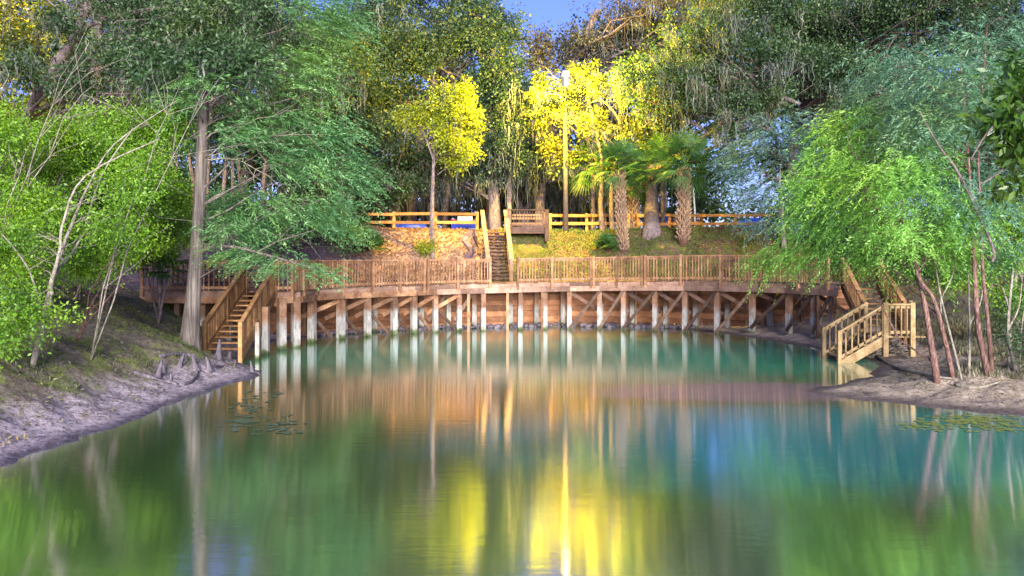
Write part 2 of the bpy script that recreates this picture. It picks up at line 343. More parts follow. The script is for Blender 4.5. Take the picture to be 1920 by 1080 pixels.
# ------------------------------------------------------------------ water
m, nt, nd, lk, b = mat('water'); geo = N(nt, 'ShaderNodeNewGeometry'); pos = geo.outputs['Position']
sep = N(nt, 'ShaderNodeSeparateXYZ'); lk.new(pos, sep.inputs[0])
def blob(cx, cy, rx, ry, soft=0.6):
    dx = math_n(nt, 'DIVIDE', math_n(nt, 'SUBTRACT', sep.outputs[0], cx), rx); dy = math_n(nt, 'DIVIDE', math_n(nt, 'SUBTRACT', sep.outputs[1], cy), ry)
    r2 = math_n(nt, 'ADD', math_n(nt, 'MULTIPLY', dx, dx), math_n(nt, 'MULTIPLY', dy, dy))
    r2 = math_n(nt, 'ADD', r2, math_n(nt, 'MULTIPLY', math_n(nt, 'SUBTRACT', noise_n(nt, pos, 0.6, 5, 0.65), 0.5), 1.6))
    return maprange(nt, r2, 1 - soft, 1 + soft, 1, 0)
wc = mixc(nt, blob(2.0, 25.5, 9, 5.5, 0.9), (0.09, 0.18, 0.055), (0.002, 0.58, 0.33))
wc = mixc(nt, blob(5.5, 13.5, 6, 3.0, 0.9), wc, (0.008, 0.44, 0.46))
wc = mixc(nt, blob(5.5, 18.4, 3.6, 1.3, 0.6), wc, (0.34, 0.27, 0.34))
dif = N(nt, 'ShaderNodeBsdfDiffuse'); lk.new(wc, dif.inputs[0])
gl = N(nt, 'ShaderNodeBsdfGlossy'); gl.inputs['Roughness'].default_value = 0.082; gl.inputs['Color'].default_value = (0.94, 0.96, 1, 1)
tg = N(nt, 'ShaderNodeCombineXYZ'); tg.inputs[0].default_value = 1.0; gl.inputs['Anisotropy'].default_value = 0.5; lk.new(tg.outputs[0], gl.inputs['Tangent'])   # wind ripples run across the pool
fres = N(nt, 'ShaderNodeFresnel'); fres.inputs[0].default_value = 1.6
ff = maprange(nt, fres.outputs[0], 0.0, 0.55, 0.81, 0.77, False)
mx = N(nt, 'ShaderNodeMixShader'); lk.new(ff, mx.inputs[0]); lk.new(dif.outputs[0], mx.inputs[1]); lk.new(gl.outputs[0], mx.inputs[2])
lk.new(mx.outputs[0], nd['Material Output'].inputs[0]); nd.remove(b)
rip = math_n(nt, 'ADD', noise_n(nt, mapping(nt, pos, (1.2, 5.0, 1)), 1.0, 4, 0.6), math_n(nt, 'MULTIPLY', noise_n(nt, mapping(nt, pos, (5, 16, 1)), 1.0, 2), 0.25))
bp = N(nt, 'ShaderNodeBump'); bp.inputs['Strength'].default_value = 0.04; bp.inputs['Distance'].default_value = 0.05; lk.new(rip, bp.inputs['Height'])
lk.new(bp.outputs[0], gl.inputs['Normal'])
mb = MB(); mb.add([(-40, -15, 0), (40, -15, 0), (40, 38, 0), (-40, 38, 0)], [(0, 1, 2, 3)])
tag(mb.build('water', m), kind='structure')

# ------------------------------------------------------------------ boardwalk
bw = empty('boardwalk', (0, 35, 2.0), 'long curved wooden boardwalk on square piles with baluster railing around the pool', 'boardwalk')
edge = [Vector((-13.0, 28.0, 0)), Vector((-9.2, 27.6, 0)), Vector((-8.15, 27.45, 0))] + [fr(u) for u in FRONT_U]     # pool side of the deck
def zd_at(p):
    return zdeck(960 + F * p.x / p.y)
def back(p, i):
    if i < 3: return Vector((p.x, 30.2, 0))
    u = FRONT_U[i - 3]; return p + frn(u)[0] * 2.0
mb = MB(); nb_ = 0
for i in range(len(edge) - 1):
    a, c = edge[i], edge[i + 1]; A, C = back(a, i), back(c, i + 1)
    if i == 3: A = Vector((-8.6, 30.6, 0))
    if i == 2: C = Vector((-8.6, 30.6, 0))
    k = max(2, int((c - a).length / 0.15))
    for j in range(k):
        t0, t1 = j / k, (j + 0.94) / k
        za, zc = zd_at(a), zd_at(c); z = za + (zc - za) * t0
        q = [a.lerp(c, t0), a.lerp(c, t1), A.lerp(C, t1), A.lerp(C, t0)]
        vs = [Vector((p.x, p.y, z - 0.04)) for p in q] + [Vector((p.x, p.y, z)) for p in q]
        mb.add(vs, [(0, 3, 2, 1), (4, 5, 6, 7), (0, 1, 5, 4), (1, 2, 6, 5), (2, 3, 7, 6), (3, 0, 4, 7)])
mb.build('deck_boards', M['wood_beam'], bw)
for i in range(len(edge) - 1):            # rim joist and heavy cap beam, bay by bay
    if i == 1: continue
    a, c = edge[i].copy(), edge[i + 1].copy(); a.z = zd_at(a); c.z = zd_at(c)
    d = (c - a).normalized() * 0.004
    mb = MB(); mb.beam(a + d + Vector((0, 0, -.125)), c - d + Vector((0, 0, -.125)), 0.045, 0.16); mb.build('rim_joist', M['wood_beam'], bw)
    n = Vector((d.y, -d.x, 0)).normalized() * 0.09
    mb = MB(); mb.beam(a + d + n + Vector((0, 0, -.31)), c - d + n + Vector((0, 0, -.31)), 0.07, 0.22); mb.build('cap_beam', M['wood_beam'] if i > 8 else M['wood'], bw)
piles = []
def pile(p, ztop, w, ang, zbot=-0.8, m='wood_pile'):
    mb = MB(); mb.post((p.x, p.y, zbot), (p.x + random.uniform(-.02, .02), p.y, ztop), w, ang); mb.build('pile', M[m], bw)
for u in (526, 552, 590, 643, 693, 742, 778, 818, 862, 907, 976, 1022.5, 1068, 1124, 1168, 1227, 1283, 1343, 1408, 1475, 1522, 1556):
    if u < 562:
        p = Vector(((u - 960) * (26.95 if u < 540 else 27.75) / F + 0.0, (26.95 if u < 540 else 27.75), 0)); ang = 0.7; n_ = Vector((0, 1, 0))
    else:
        p = fr(u); n_, t_ = frn(u); ang = math.atan2(t_.y, t_.x)
    p = p + n_ * 0.12
    w = 0.25 if u < 650 else (0.215 if u < 800 else 0.20)
    piles.append((u, p, ang, n_)); pile(p, zdeck(u) - 0.22, w, ang)
for u, w in ((878, 0.10), (951, 0.11), (1016, 0.10), (1536, 0.10), (1568, 0.09)):
    p = fr(u) - frn(u)[0] * 0.06; mb = MB(); mb.post((p.x, p.y, -0.6), (p.x, p.y, zdeck(u) - 0.43), w, 0); mb.build('pile', M['wood'], bw)
for (u, p, ang, n_) in piles[3:20:1]:     # back row by the bulkhead
    q = p + n_ * 1.65; pile(q, zdeck(u) - 0.10, 0.2, ang, m='wood_pile')
def zig(a, c, za, zc, w=0.16, m='wood_pile'):
    mb = MB(); mb.beam((a.x, a.y, za), (c.x, c.y, zc), 0.05, w); mb.build('brace', M[m], bw)
for k in range(2, len(piles) - 1):
    (u0, p0, a0, n0), (u1, p1, a1, n1_) = piles[k], piles[k + 1]
    zt = zdeck(u0) - 0.42
    if u0 < 860:
        zig(p0 + n0 * 0.9, p1 - n1_ * 0.13, 0.75, zt, m='wood'); zig(p0 + n0 * 0.17, p1 + n1_ * 0.5, 1.15, 0.05, .13, 'brace')
    elif u0 < 1060: continue
    else:
        e = 0.25 if u0 > 1400 else 0.0
        zig(p0 - n0 * 0.13, p1 - n1_ * 0.13, 0.05 + e, zt, .13, 'brace'); zig(p0 + n0 * 0.14, p1 + n1_ * 0.9, zt - 0.02, 0.75 + e, m='wood_dark')
for k in (8, 9):                           # bracing that runs back to the wall in the middle bays
    u0, p0, a0, n0 = piles[k]; q = p0 + n0 * 1.5
    zig(q + Vector((-.9, 0, 0)), q + Vector((-.05, -.3, 0)), 0.35, zdeck(u0) - 0.4, m='wood_beam')
# railings
def rail_panel(p0, p1, z0, z1, gap=0.135, m='wood', parent=bw, bal=0.04, top=1.07, cap=0.13):
    p0 = Vector((p0.x, p0.y, z0)); p1 = Vector((p1.x, p1.y, z1)); L = (p1 - p0).length
    mb = MB(); up = Vector((0, 0, 1))
    mb.beam(p0 + up * (top - .02), p1 + up * (top - .02), cap, 0.04, a=.75); mb.beam(p0 + up * (top - .10), p1 + up * (top - .10), 0.04, 0.09)
    mb.beam(p0 + up * 0.12, p1 + up * 0.12, 0.04, 0.09, a=.85)
    mb.post(p0 + (p1 - p0) * .012 + up * .08, p0 + (p1 - p0) * .012 + up * (top - .06), .035); mb.post(p1 - (p1 - p0) * .012 + up * .08, p1 - (p1 - p0) * .012 + up * (top - .06), .035)
    panel = mb.build('railing_panel', M[m], parent); mb = MB()
    k = max(2, int(L / gap))
    ang = math.atan2((p1 - p0).y, (p1 - p0).x); nrm = Vector((math.sin(ang), -math.cos(ang), 0)) * 0.042
    for j in range(1, k):
        q = p0.lerp(p1, j / k) + nrm; mb.post(q + up * 0.02, q + up * (top - .05), bal, ang)
    mb.build('balusters', M[m], panel)
def rail_post(p, z, ang=0, m='wood', parent=bw, w=0.1, h=1.12, lo=-0.3):
    mb = MB(); mb.post((p.x, p.y, z + lo), (p.x, p.y, z + h), w, ang); mb.build('railing_post', M[m], parent)
runs = [[566, 591, 641, 697, 748, 793.5, 801, 857, 918], [970, 1034, 1107, 1113, 1157, 1205, 1211.5, 1278, 1352, 1431, 1500, 1556]]
for run in runs:
    for k, u in enumerate(run):
        n_, t_ = frn(u); p = fr(u) - n_ * 0.09; ang = math.atan2(t_.y, t_.x); rail_post(p, zdeck(u), ang)
        if k + 1 < len(run) and run[k + 1] - u > 12:
            u2 = run[k + 1]; q = fr(u2) - frn(u2)[0] * 0.09; rail_panel(p, q, zdeck(u), zdeck(u2), 0.125)
pc = Vector((-8.15, 27.4, 0)); p566 = fr(566) - frn(566)[0] * 0.09
pm = Vector((-7.55, 27.5, 0))
rail_post(pc, 1.97); rail_post(pm, 1.97)
rail_panel(pc, pm, 1.97, 1.97, 0.13); rail_panel(pm, p566, 1.97, 1.97, 0.13, bal=0.09)
pl = Vector((-9.2, 27.5, 0)); pe = Vector((-12.9, 27.9, 0)); pmid = pl.lerp(pe, .5)
rail_post(pl, 1.97); rail_post(pmid, 1.97); rail_post(pe, 1.97)
rail_panel(pl, pmid, 1.97, 1.97, 0.17); rail_panel(pmid, pe, 1.97, 1.97, 0.17)
for x in (-12.6, -11.7, -10.8, -9.9): mb = MB(); mb.post((x, 28.0, 0), (x, 28.0, 1.75), 0.18, 0); mb.build('pile', M['wood_pile'], bw)
# back rail boards of the left landing
mb = MB()
for z in (2.10, 2.32, 2.54, 2.78): mb.beam((-12.9, 30.15, z), (-8.9, 30.15, z), 0.04, 0.15)
mb.beam((-12.9, 30.12, 2.95), (-8.9, 30.12, 2.95), 0.14, 0.04)
mb.build('back_boards', M['wood_dark'], bw)

# bulkhead
bh = empty('retaining_wall', (0, 37, 0), 'brown plank retaining wall standing in shadow behind the boardwalk piles', 'retaining wall')
mb = MB()
for i in range(len(WALL) - 1):
    a, c = WALL[i], WALL[i + 1]; d = (c - a).normalized() * 0.005
    L = (c - a).length; ks = max(1, int(L / 2.4))
    for r in range(9):
        z = -0.3 + r * 0.255
        for s in range(ks):
            off = random.uniform(-.006, .006)
            mb.beam(a.lerp(c, s / ks) + d + Vector((0, off * 2, z + .12)), a.lerp(c, (s + 1) / ks) - d + Vector((0, off * 2, z + .12)), 0.06, 0.238)
mb.build('planks', M['wood_wall'], bh)
for i in range(2, len(WALL) - 1):
    p = WALL[i] + Vector((0, -0.13, 0)); mb = MB(); mb.post((p.x, p.y, -.4), (p.x, p.y, 1.9), 0.15, 0); mb.build('wall_post', M['wood'], bh)

# ------------------------------------------------------------------ stairs
def stairs(name, label, tl, tr, bl, br, zt, zb, n, m, rails='lr', railh=0.92, treadm=None, mid=0, postlo=-.2, gap=0.16, treadt=0.045, cap=0.12, solid=False, lastpost=True):
    tl, tr, bl, br = [Vector((p[0], p[1], 0)) for p in (tl, tr, bl, br)]
    root = empty(name, ((bl + br) / 2 + Vector((0, 0, zb))), label, 'stairs')
    W = (tr - tl).length
    for k in range(n):
        t = (k + 1) / (n + 1); z = zt + (zb - zt) * t
        run = ((bl - tl) / (n + 1)).length; dirv = (bl - tl).normalized()
        a = tl.lerp(bl, t); c = tr.lerp(br, t)
        mb = MB(); mb.beam(a + Vector((0, 0, z)), c + Vector((0, 0, z)), run * 0.92, treadt, up=(0, 0, 1)); mb.build('tread', M[treadm or m], root)
        if solid:
            mb = MB(); mb.beam(a + Vector((0, 0, z - (zt - zb) / (n + 1) / 2)) + dirv * run * .44, c + Vector((0, 0, z - (zt - zb) / (n + 1) / 2)) + dirv * run * .44, 0.02, (zt - zb) / (n + 1) - 0.05); mb.build('riser', M[treadm or m], root)
    for (t_, b_, s) in ((tl, bl, 'l'), (tr, br, 'r')):
        out = (tl - tr).normalized() * (0.045 if s == 'l' else -0.045)
        P0 = t_ + out + Vector((0, 0, zt - .14)); P1 = b_ + out + Vector((0, 0, zb - .10))
        mb = MB(); mb.beam(P0, P1, 0.05, 0.26); mb.build('stringer', M[m], root)
        if s not in rails: continue
        P0 = t_ + out + Vector((0, 0, zt)); P1 = b_ + out + Vector((0, 0, zb)); up = Vector((0, 0, 1))
        mb = MB(); mb.beam(P0 + up * railh, P1 + up * railh, cap, 0.05, a=.9); mb.build('handrail', M[m], root)
        L = (P1 - P0).length; k = int(L / gap); mb = MB()
        mb.beam(P0 + up * (railh - .07), P1 + up * (railh - .07), 0.04, 0.08)
        mb.beam(P0 + up * 0.14, P1 + up * 0.14, 0.04, 0.08)
        for j in range(1, k): q = P0.lerp(P1, j / k); mb.post(q + up * 0.05, q + up * (railh - .03), 0.04)
        mb.build('balusters', M[m], root)
        for j in range(mid + 2):
            if j == mid + 1 and not lastpost: continue
            q = P0.lerp(P1, j / (mid + 1)); mb = MB(); mb.post(q + up * (postlo if j <= mid else -.45), q + up * (railh + .03), 0.11); mb.build('post', M[m], root)
    return root
st = stairs('staircase', 'wooden stairs with two railings running down to the bank beside the big cypress trunk', (-9.1, 27.5), (-8.15, 27.4), (-8.95, 23.4), (-7.95, 23.3), 1.97, 0.28, 11, 'wood_light', mid=1, treadm='wood_light', postlo=-.5)
for (u, v, Y) in ((483, 676, 24.3), (498, 660, 25.6)):
    p = px(u, v, Y); mb = MB(); mb.post((p.x, p.y, -.5), (p.x, p.y, 1.15 if u < 490 else 1.55), 0.12 if u < 490 else 0.2); mb.build('support_post', M['wood_pile'], st)
# flight up the bank in the middle
s0 = fr(938) + frn(938)[0] * 2.0
tl = px(907, 432, 41.2); tr = px(947, 432, 41.2)
up_st = stairs('bank_staircase', 'dark open-tread stairs climbing the mulch bank between two pale sloping handrails', (tl.x, 41.2), (tr.x, 41.2), (tl.x + .06, s0.y), (tr.x + .22, s0.y), 4.62, 2.07, 15, 'wood_dark', rails='', treadm='wood_dark', treadt=0.05)
for t_, b_ in ((Vector((tl.x - .08, 41.3, 5.62)), Vector((px(917, 487, 37).x - .02, s0.y - .1, 3.1))), (Vector((tr.x + .02, 41.3, 5.62)), Vector((px(957, 487, 37).x + .06, s0.y - .1, 3.1)))):
    mb = MB(); mb.beam(t_, b_, 0.20, 0.07, a=1.0); mb.build('handrail', M['wood_beam'], up_st)
    mb = MB()
    for j in range(4):
        q = t_.lerp(b_, (j + .02) / 3.04); mb.post((q.x, q.y, q.z - 1.25), (q.x, q.y, q.z - .03), 0.12)
    mb.build('handrail_posts', M['wood_beam'], up_st)
# right side: short upper flight, landing, lower flight to the water
s_up = stairs('upper_staircase', 'short shaded flight under the willow foliage joining boardwalk and lower landing on the right', (12.0, 28.9), (13.05, 28.6), (11.35, 25.7), (12.4, 25.4), 2.17, 0.80, 8, 'wood_light', mid=0, cap=.14)
ld = stairs('pool_staircase', 'pale yellowish railed stairs and landing that enter the water on the right bank', (11.0, 23.75), (11.0, 24.85), (9.70, 23.75), (9.70, 24.85), 0.78, 0.0, 5, 'wood_pale', mid=0, gap=.20)
mb = MB()
for k in range(8): mb.beam((11.06 + k * .16, 23.7, .76), (11.06 + k * .16, 25.3, .76), 0.145, 0.04)
mb.build('landing', M['wood_pale'], ld)
rail_panel(Vector((11.0, 23.7, 0)), Vector((11.85, 23.7, 0)), 0.78, 0.78, 0.16, 'wood_pale', ld, top=0.97)
rail_post(Vector((11.04, 23.68, 0)), .78, 0, 'wood_pale', ld, w=0.15, h=1.0, lo=-.6); rail_post(Vector((11.85, 23.7, 0)), .78, 0, 'wood_pale', ld, w=0.14, h=1.0, lo=-.6)
rail_post(Vector((12.4, 24.9, 0)), .78, 0, 'wood_pale', ld, w=0.12, h=1.0, lo=-.6); rail_panel(Vector((11.85, 23.75, 0)), Vector((12.4, 24.9, 0)), 0.78, 0.78, 0.16, 'wood_pale', ld, top=0.97)

# ------------------------------------------------------------------ benches on the deck
def bench(u, label, m):
    n_, t_ = frn(u); c = fr(u) + n_ * 1.6; z = zdeck(u)
    r_ = empty('bench', (c.x, c.y, z), label, 'bench', 'benches on the boardwalk'); L = 0.8
    P = lambda s, o, h: c + t_ * s + n_ * o + Vector((0, 0, z + h))
    mb = MB(); [mb.beam(P(-L, o, .45), P(L, o, .45), .12, .04) for o in (-.2, -.06, .08)]; mb.build('seat', M[m], r_)
    mb = MB(); [mb.beam(P(-L, .2, h), P(L, .2, h), .035, .12) for h in (.62, .82)]; mb.build('backrest', M[m], r_)
    for s in (-L + .15, L - .15):
        mb = MB(); mb.post(P(s, -.15, 0), P(s, -.15, .43), .08); mb.post(P(s, .16, 0), P(s, .2, .88), .06); mb.build('leg', M[m], r_)
bench(683, 'yellowish slatted bench behind the railing on the left of the boardwalk', 'wood_fence')
bench(1368, 'dark slatted bench behind the railing under the willow on the right', 'wood_dark')

# ------------------------------------------------------------------ top platform, fences, things behind them
pf = empty('platform', px(990, 440, 41.6), 'small dark wooden overlook platform with bench rail at the head of the bank stairs', 'platform')
a, c = px(951, 436, 40.6), px(1028, 436, 40.6); zf = 4.72
mb = MB(); mb.beam((a.x, 41.6, zf), (c.x, 41.6, zf), 2.2, .05); mb.build('floor', M['wood_dark'], pf)
mb = MB(); mb.beam((a.x, 40.5, zf - .17), (c.x, 40.5, zf - .17), .05, .28); mb.build('skirt', M['wood_dark'], pf)
for x in (a.x + .05, c.x - .08):
    mb = MB(); mb.post((x, 40.42, 4.0), (x, 40.42, 5.6), .2 if x > a.x + .5 else .12); mb.build('post', M['wood_dark'], pf)
    mb = MB(); mb.post((x, 42.6, 4.3), (x, 42.6, 5.6), .12); mb.build('post', M['wood_dark'], pf)
mb = MB(); mb.beam((a.x, 40.42, 5.6), (c.x, 40.42, 5.6), .16, .05); mb.beam((a.x, 40.45, 4.85), (c.x, 40.45, 4.85), .05, .09)
for k in range(13):
    x = a.x + .2 + k * (c.x - a.x - .45) / 12; mb.post((x, 40.48, 4.75), (x, 40.48, 5.58), .045)
mb.build('railing', M['wood_dark'], pf)
mb = MB()
for z in (5.45, 5.28, 5.0): mb.beam((a.x + .25, 42.5, z), (c.x - .25, 42.5, z), .04, .11)
mb.build('bench_back', M['wood_beam'], pf)

def fence(us, Y, label, v1=401, v2=417, vb=433, jit=0.0):
    r_ = empty('rail_fence', px((us[0] + us[-1]) / 2, vb, Y), label, 'fence')
    for u in us:
        p = px(u, vb, Y); mb = MB(); mb.post((p.x, Y, p.z - .2), (p.x, Y, px(u, v1 - 3, Y).z + .02), .14); mb.build('post', M['wood_fence'], r_)
    for i in range(len(us) - 1):
        for v in (v1, v2):
            p0, p1 = px(us[i], v, Y - .1), px(us[i + 1], v, Y - .1); d = Vector((.01, 0, 0)); mb = MB(); mb.beam(p0 + d, p1 - d + Vector((0, 0, random.uniform(-.03, .03))), .05, .15); mb.build('rail', M['wood_fence'], r_)
fence([660, 739, 817, 895], 42.6, 'orange two-rail timber fence on the bank top left of the stairs')
fence([1032, 1100, 1178], 43.0, 'two-rail timber fence between the overlook platform and the palms', 404, 419, 434)
fence([1196, 1255, 1316, 1378, 1440, 1510], 42.8, 'orange two-rail timber fence on the bank top right of the palms', 404, 420, 434)

def tarp(u0, u1, v0, v1, Y, label, m='blue'):
    a, c = px(u0, v1, Y), px(u1, v0, Y); r_ = empty('covered_boat', ((a.x + c.x) / 2, Y, a.z), label, 'boat')
    mb = MB(); n = 12; sec = []
    for i in range(n + 1):
        t = i / n; x = a.x + (c.x - a.x) * t; w = 0.75 * math.sin(math.pi * min(max(t, .06), .94)) ** .5; h = (c.z - a.z) * (0.75 + .25 * math.sin(math.pi * t)) ; z0 = a.z + .05
        sec.append([(x, Y - w, z0 + .1), (x, Y - w * .95, z0 + h * .6), (x, Y - w * .4, z0 + h * .95), (x, Y, z0 + h), (x, Y + w * .4, z0 + h * .95), (x, Y + w, z0 + h * .6), (x, Y + w, z0 + .1)])
    vs = [p for s in sec for p in s]; k = 7
    fs = [(i * k + j, (i + 1) * k + j, (i + 1) * k + j + 1, i * k + j + 1) for i in range(n) for j in range(k - 1)] + [tuple(range(k)), tuple(n * k + j for j in range(k))[::-1]]
    mb.add(vs, fs); mb.build('cover', M[m], r_)
    mb = MB(); mb.beam((a.x + .25, Y, a.z - .1), (c.x - .25, Y, a.z - .1), .9, .36); mb.build('hull', M['white'], r_)
    return r_
tarp(738, 800, 419, 433, 45, 'boat under a plain blue cover behind the left rail fence')
tarp(1238, 1262, 408, 431, 46, 'short blue covered boat beside the broad oak trunk on the right')
tarp(1386, 1448, 410, 431, 47, 'long blue covered boat behind the right end of the rail fence')
# dinghy with a red gunwale
r_ = empty('rowing_boat', px(870, 431, 44.4), 'dark blue rowing boat with a red gunwale behind the left fence', 'boat')
mb = MB(); mg = MB(); k = 10; A = px(846, 430, 44.4)
rim = []; keel = []
for i in range(k + 1):
    t = i / k; x = A.x + t * 1.5; w = .38 * math.sin(math.pi * (t * .9 + .05)) ** .6; sh = .42 + .12 * abs(2 * t - 1) ** 2
    rim.append((Vector((x, 44.4 - w, A.z + sh)), Vector((x, 44.4 + w, A.z + sh)))); keel.append(Vector((x, 44.4, A.z + .05)))
vs = []; [vs.extend([r0[0], kk, r0[1]]) for r0, kk in zip(rim, keel)]
mb.add(vs, [(i * 3 + j, (i + 1) * 3 + j, (i + 1) * 3 + j + 1, i * 3 + j + 1) for i in range(k) for j in range(2)]); mb.build('hull', M['blue'], r_)
for i in range(k):
    mg.beam(rim[i][0], rim[i + 1][0], .06, .07); mg.beam(rim[i][1], rim[i + 1][1], .06, .07)
mg.build('gunwale', M['red'], r_)
# low white crates / kiosk board behind fence
r_ = empty('notice_board', px(868, 431, 47), 'small blank white board on two posts behind the left fence', 'board')
p0, p1 = px(858, 412, 47), px(886, 412, 47); mb = MB(); mb.beam(p0, p1, .04, .38); mb.build('panel', M['white'], r_)
mb = MB(); [mb.post((p.x + s, 47.05, 4.5), (p.x + s, 47.05, p0.z + .2), .07) for p, s in ((p0, .05), (p1, -.05))]; mb.build('posts', M['wood_fence'], r_)
# stacked white planks seen through the right fence
r_ = empty('lumber_stack', px(1288, 431, 44.8), 'stack of pale boards behind the fence post by the tall palm', 'lumber stack')
mb = MB()
for k in range(6):
    a, c = px(1259, 430 - k * 4.6, 44.8), px(1311, 430 - k * 4.6, 44.8); mb.beam(a + Vector((random.uniform(0, .1), 0, 0)), c, .7, .09)
mb.build('boards', M['wood_beam'], r_)
mb = MB(); a, c = px(1259, 428, 44.6), px(1311, 428, 44.6)
for t in (.2, .8): q = a.lerp(c, t); mb.post((q.x, 44.35, 4.5), (q.x, 44.35, q.z + .85), .08)
mb.build('stakes', M['white'], r_)
r_ = empty('flag_pole', px(1303, 431, 45.5), 'thin white leaning pole behind the fence right of the tall palm', 'pole')
mb = MB(); mb.tube([px(1305, 431, 45.5), px(1299, 340, 45.5)], [.06, .045], 8, wob=0); mb.build('shaft', M['white'], r_); mb = MB(); mb.tube([px(1305, 432, 45.5), px(1305, 427, 45.5)], [.12, .12], 8, wob=0); mb.build('foot', M['white'], r_)

# edging timbers on the bank
path = [(884, 437), (874, 447), (872, 456), (880, 467), (884, 476), (876, 484)]
def bankp(u, v):
    Y = np.arange(36, 44, .02); X = (u - 960) * Y / F; Z = CZ - (v - HV) * Y / F; hh = H(X, Y); k = int(np.argmin(np.abs(Z - hh))); return Vector((X[k], Y[k], hh[k]))
te = empty('landscape_edging', bankp(878, 470), 'curving row of purple-grey edging timbers on the mulch bank beside the stairs', 'edging')
for i in range(len(path) - 1):
    a, c = bankp(*path[i]), bankp(*path[i + 1]); mb = MB(); mb.beam(a + Vector((0, 0, .05)), c + Vector((0, 0, .05)), .26, .2); mb.build('timber', M['timber_edge'], te)
te2 = empty('landscape_edging', bankp(896, 470), 'short straight dark edging timbers tight against the left side of the bank stairs', 'edging')
path = [(890, 447), (896, 460), (901, 470), (899, 480)]
for i in range(len(path) - 1):
    a, c = bankp(*path[i]), bankp(*path[i + 1]); mb = MB(); mb.beam(a + Vector((0, 0, .05)), c + Vector((0, 0, .05)), .16, .2); mb.build('timber', M['wood_dark'], te2)

# ------------------------------------------------------------------ lamps the place has
def lamp(name, base, head, label, energy, color=(1.0, 0.68, 0.045), radius=.07, shield=False):
    r_ = empty(name, base, label, 'street lamp')
    base = Vector(base); head = Vector(head); top = Vector((base.x + (head.x - base.x) * .3, base.y, head.z - .35))
    mb = MB(); mb.tube([base - Vector((0, 0, .3)), base.lerp(top, .5), top], [.14, .12, .09], 12, wob=.02); mb.build('pole', M['pole'], r_, True)
    mb = MB(); mb.tube([top - Vector((0, 0, .3)), top.lerp(head, .35) + Vector((0, 0, .35)), top.lerp(head, .75) + Vector((0, 0, .3)), head + Vector((0, 0, .14))], [.04] * 4, 8, wob=0); mb.build('arm', M['metal'], r_, True)
    d = (head - top); d.z = 0; d.normalize()
    mb = MB(); mb.beam(head - d * .35 + Vector((0, 0, .12)), head + d * .3 + Vector((0, 0, .12)), .2, .12, w1=.3, h1=.1); lh = mb.build('lamp_head', M['metal'], r_)
    mb = MB(); mb.tube([head + Vector((0, 0, .06)), head + Vector((0, 0, 0)), head + Vector((0, 0, -.1))], [.14, .15, .06], 12, wob=0); mb.build('lamp_glass', M['glow'], lh, True)
    if shield:                            # added plate that blocks the lamp's direct light towards pool and camera
        mb = MB(); sx = Vector((-d.y, d.x, 0)); prev = None
        for k in range(9):
            th = R(-62 + k * 15.5); q = head + (d * math.cos(th) + sx * math.sin(th)) * .24 + Vector((0, 0, -.30))
            if prev is not None: mb.beam(prev, q, .012, .50)
            prev = q
        mb.build('added_light_shield', M['metal'], lh)
    ld_ = bpy.data.lights.new('lamp_light', 'POINT'); ld_.energy = energy; ld_.color = color; ld_.shadow_soft_size = radius
    o = bpy.data.objects.new('lamp_light', ld_); scene.collection.objects.link(o); o.parent = r_; o.location = head + Vector((0, 0, -.24)) - Vector(r_.location)
lamp('street_lamp', px(1061, 431, 42.0), px(1061, 142, 39.4), 'tall lit yellow street lamp on a wooden pole above the bank', 11000, shield=True)
lamp('street_lamp', Vector((-27.5, 40.5, 4.3)), Vector((-26.0, 39.0, 14.2)), 'second yellow street lamp hidden among the trees at far upper left', 8000)

# ------------------------------------------------------------------ foliage machinery
def unit(a): return a / (np.linalg.norm(a, axis=-1, keepdims=True) + 1e-9)
def quads(c, d, s, L, W):
    c = np.asarray(c); L = np.asarray(L).reshape(-1, 1); W = np.asarray(W).reshape(-1, 1)
    V = np.stack([c, c + d * L * .45 + s * W * .5, c + d * L, c + d * L * .45 - s * W * .5], 1).reshape(-1, 3)
    return V, np.arange(len(V)).reshape(-1, 4)
def lobe_points(lobes, r, n_total, shell=0.55):
    vol = np.array([l[3] * l[5] for l in lobes]); vol = vol / vol.sum(); out = []
    for l, w in zip(lobes, vol):
        n = max(3, int(n_total * w)); c = np.array(l[:3]); rad = np.array(l[3:6]); d = unit(r.normal(size=(n, 3)))
        rr = r.uniform(0, 1, (n, 1)) ** (shell) * (1 + .22 * np.sin(d[:, :1] * 5 + r.uniform(0, 6)) * np.cos(d[:, 2:3] * 6 + r.uniform(0, 6)))
        out.append(c + d * rad * rr)
    return np.concatenate(out)
def LB(u, v, Y, ru, rv, ry=None):          # a crown lobe from picture centre and radii, with its own depth
    c = px(u, v, Y); return (c.x, c.y, c.z, ru * Y / F, ry if ry else (ru * Y / F) * .8, rv * Y / F)

def broad_crown(lobes, r, leaf=(.16, .09), cover=3.0, per=55, crad=.42, droop=.25):
    area = sum(math.pi * l[3] * l[5] for l in lobes); nl = int(1.55 * cover * area / (.5 * leaf[0] * leaf[1])); nc = max(6, nl // per)
    cc = lobe_points(lobes, r, nc); nc = len(cc); cs = crad * r.uniform(.5, 1.35, nc)
    k = r.randint(0, nc, nl); off = r.normal(size=(nl, 3)) * np.array([1, 1, .6]); off *= (r.uniform(.2, 1, (nl, 1)) ** .6) / np.linalg.norm(off, axis=1, keepdims=True) * 1.25
    c = cc[k] + off * cs[k, None]
    d = unit(unit(off) + r.normal(size=(nl, 3)) * .7 + np.array([0, 0, -droop])); s = unit(np.cross(d, unit(r.normal(size=(nl, 3)) + np.array([0, 0, .8]))))
    sz = r.uniform(.6, 1.3, nl)
    V, Fc = quads(c, d, s, leaf[0] * sz, leaf[1] * sz)
    cv = r.uniform(0, 1, nc)
    a = np.clip(.45 * cv[k] + .55 * r.uniform(0, 1, nl), 0, 1); return V, Fc, a, cc
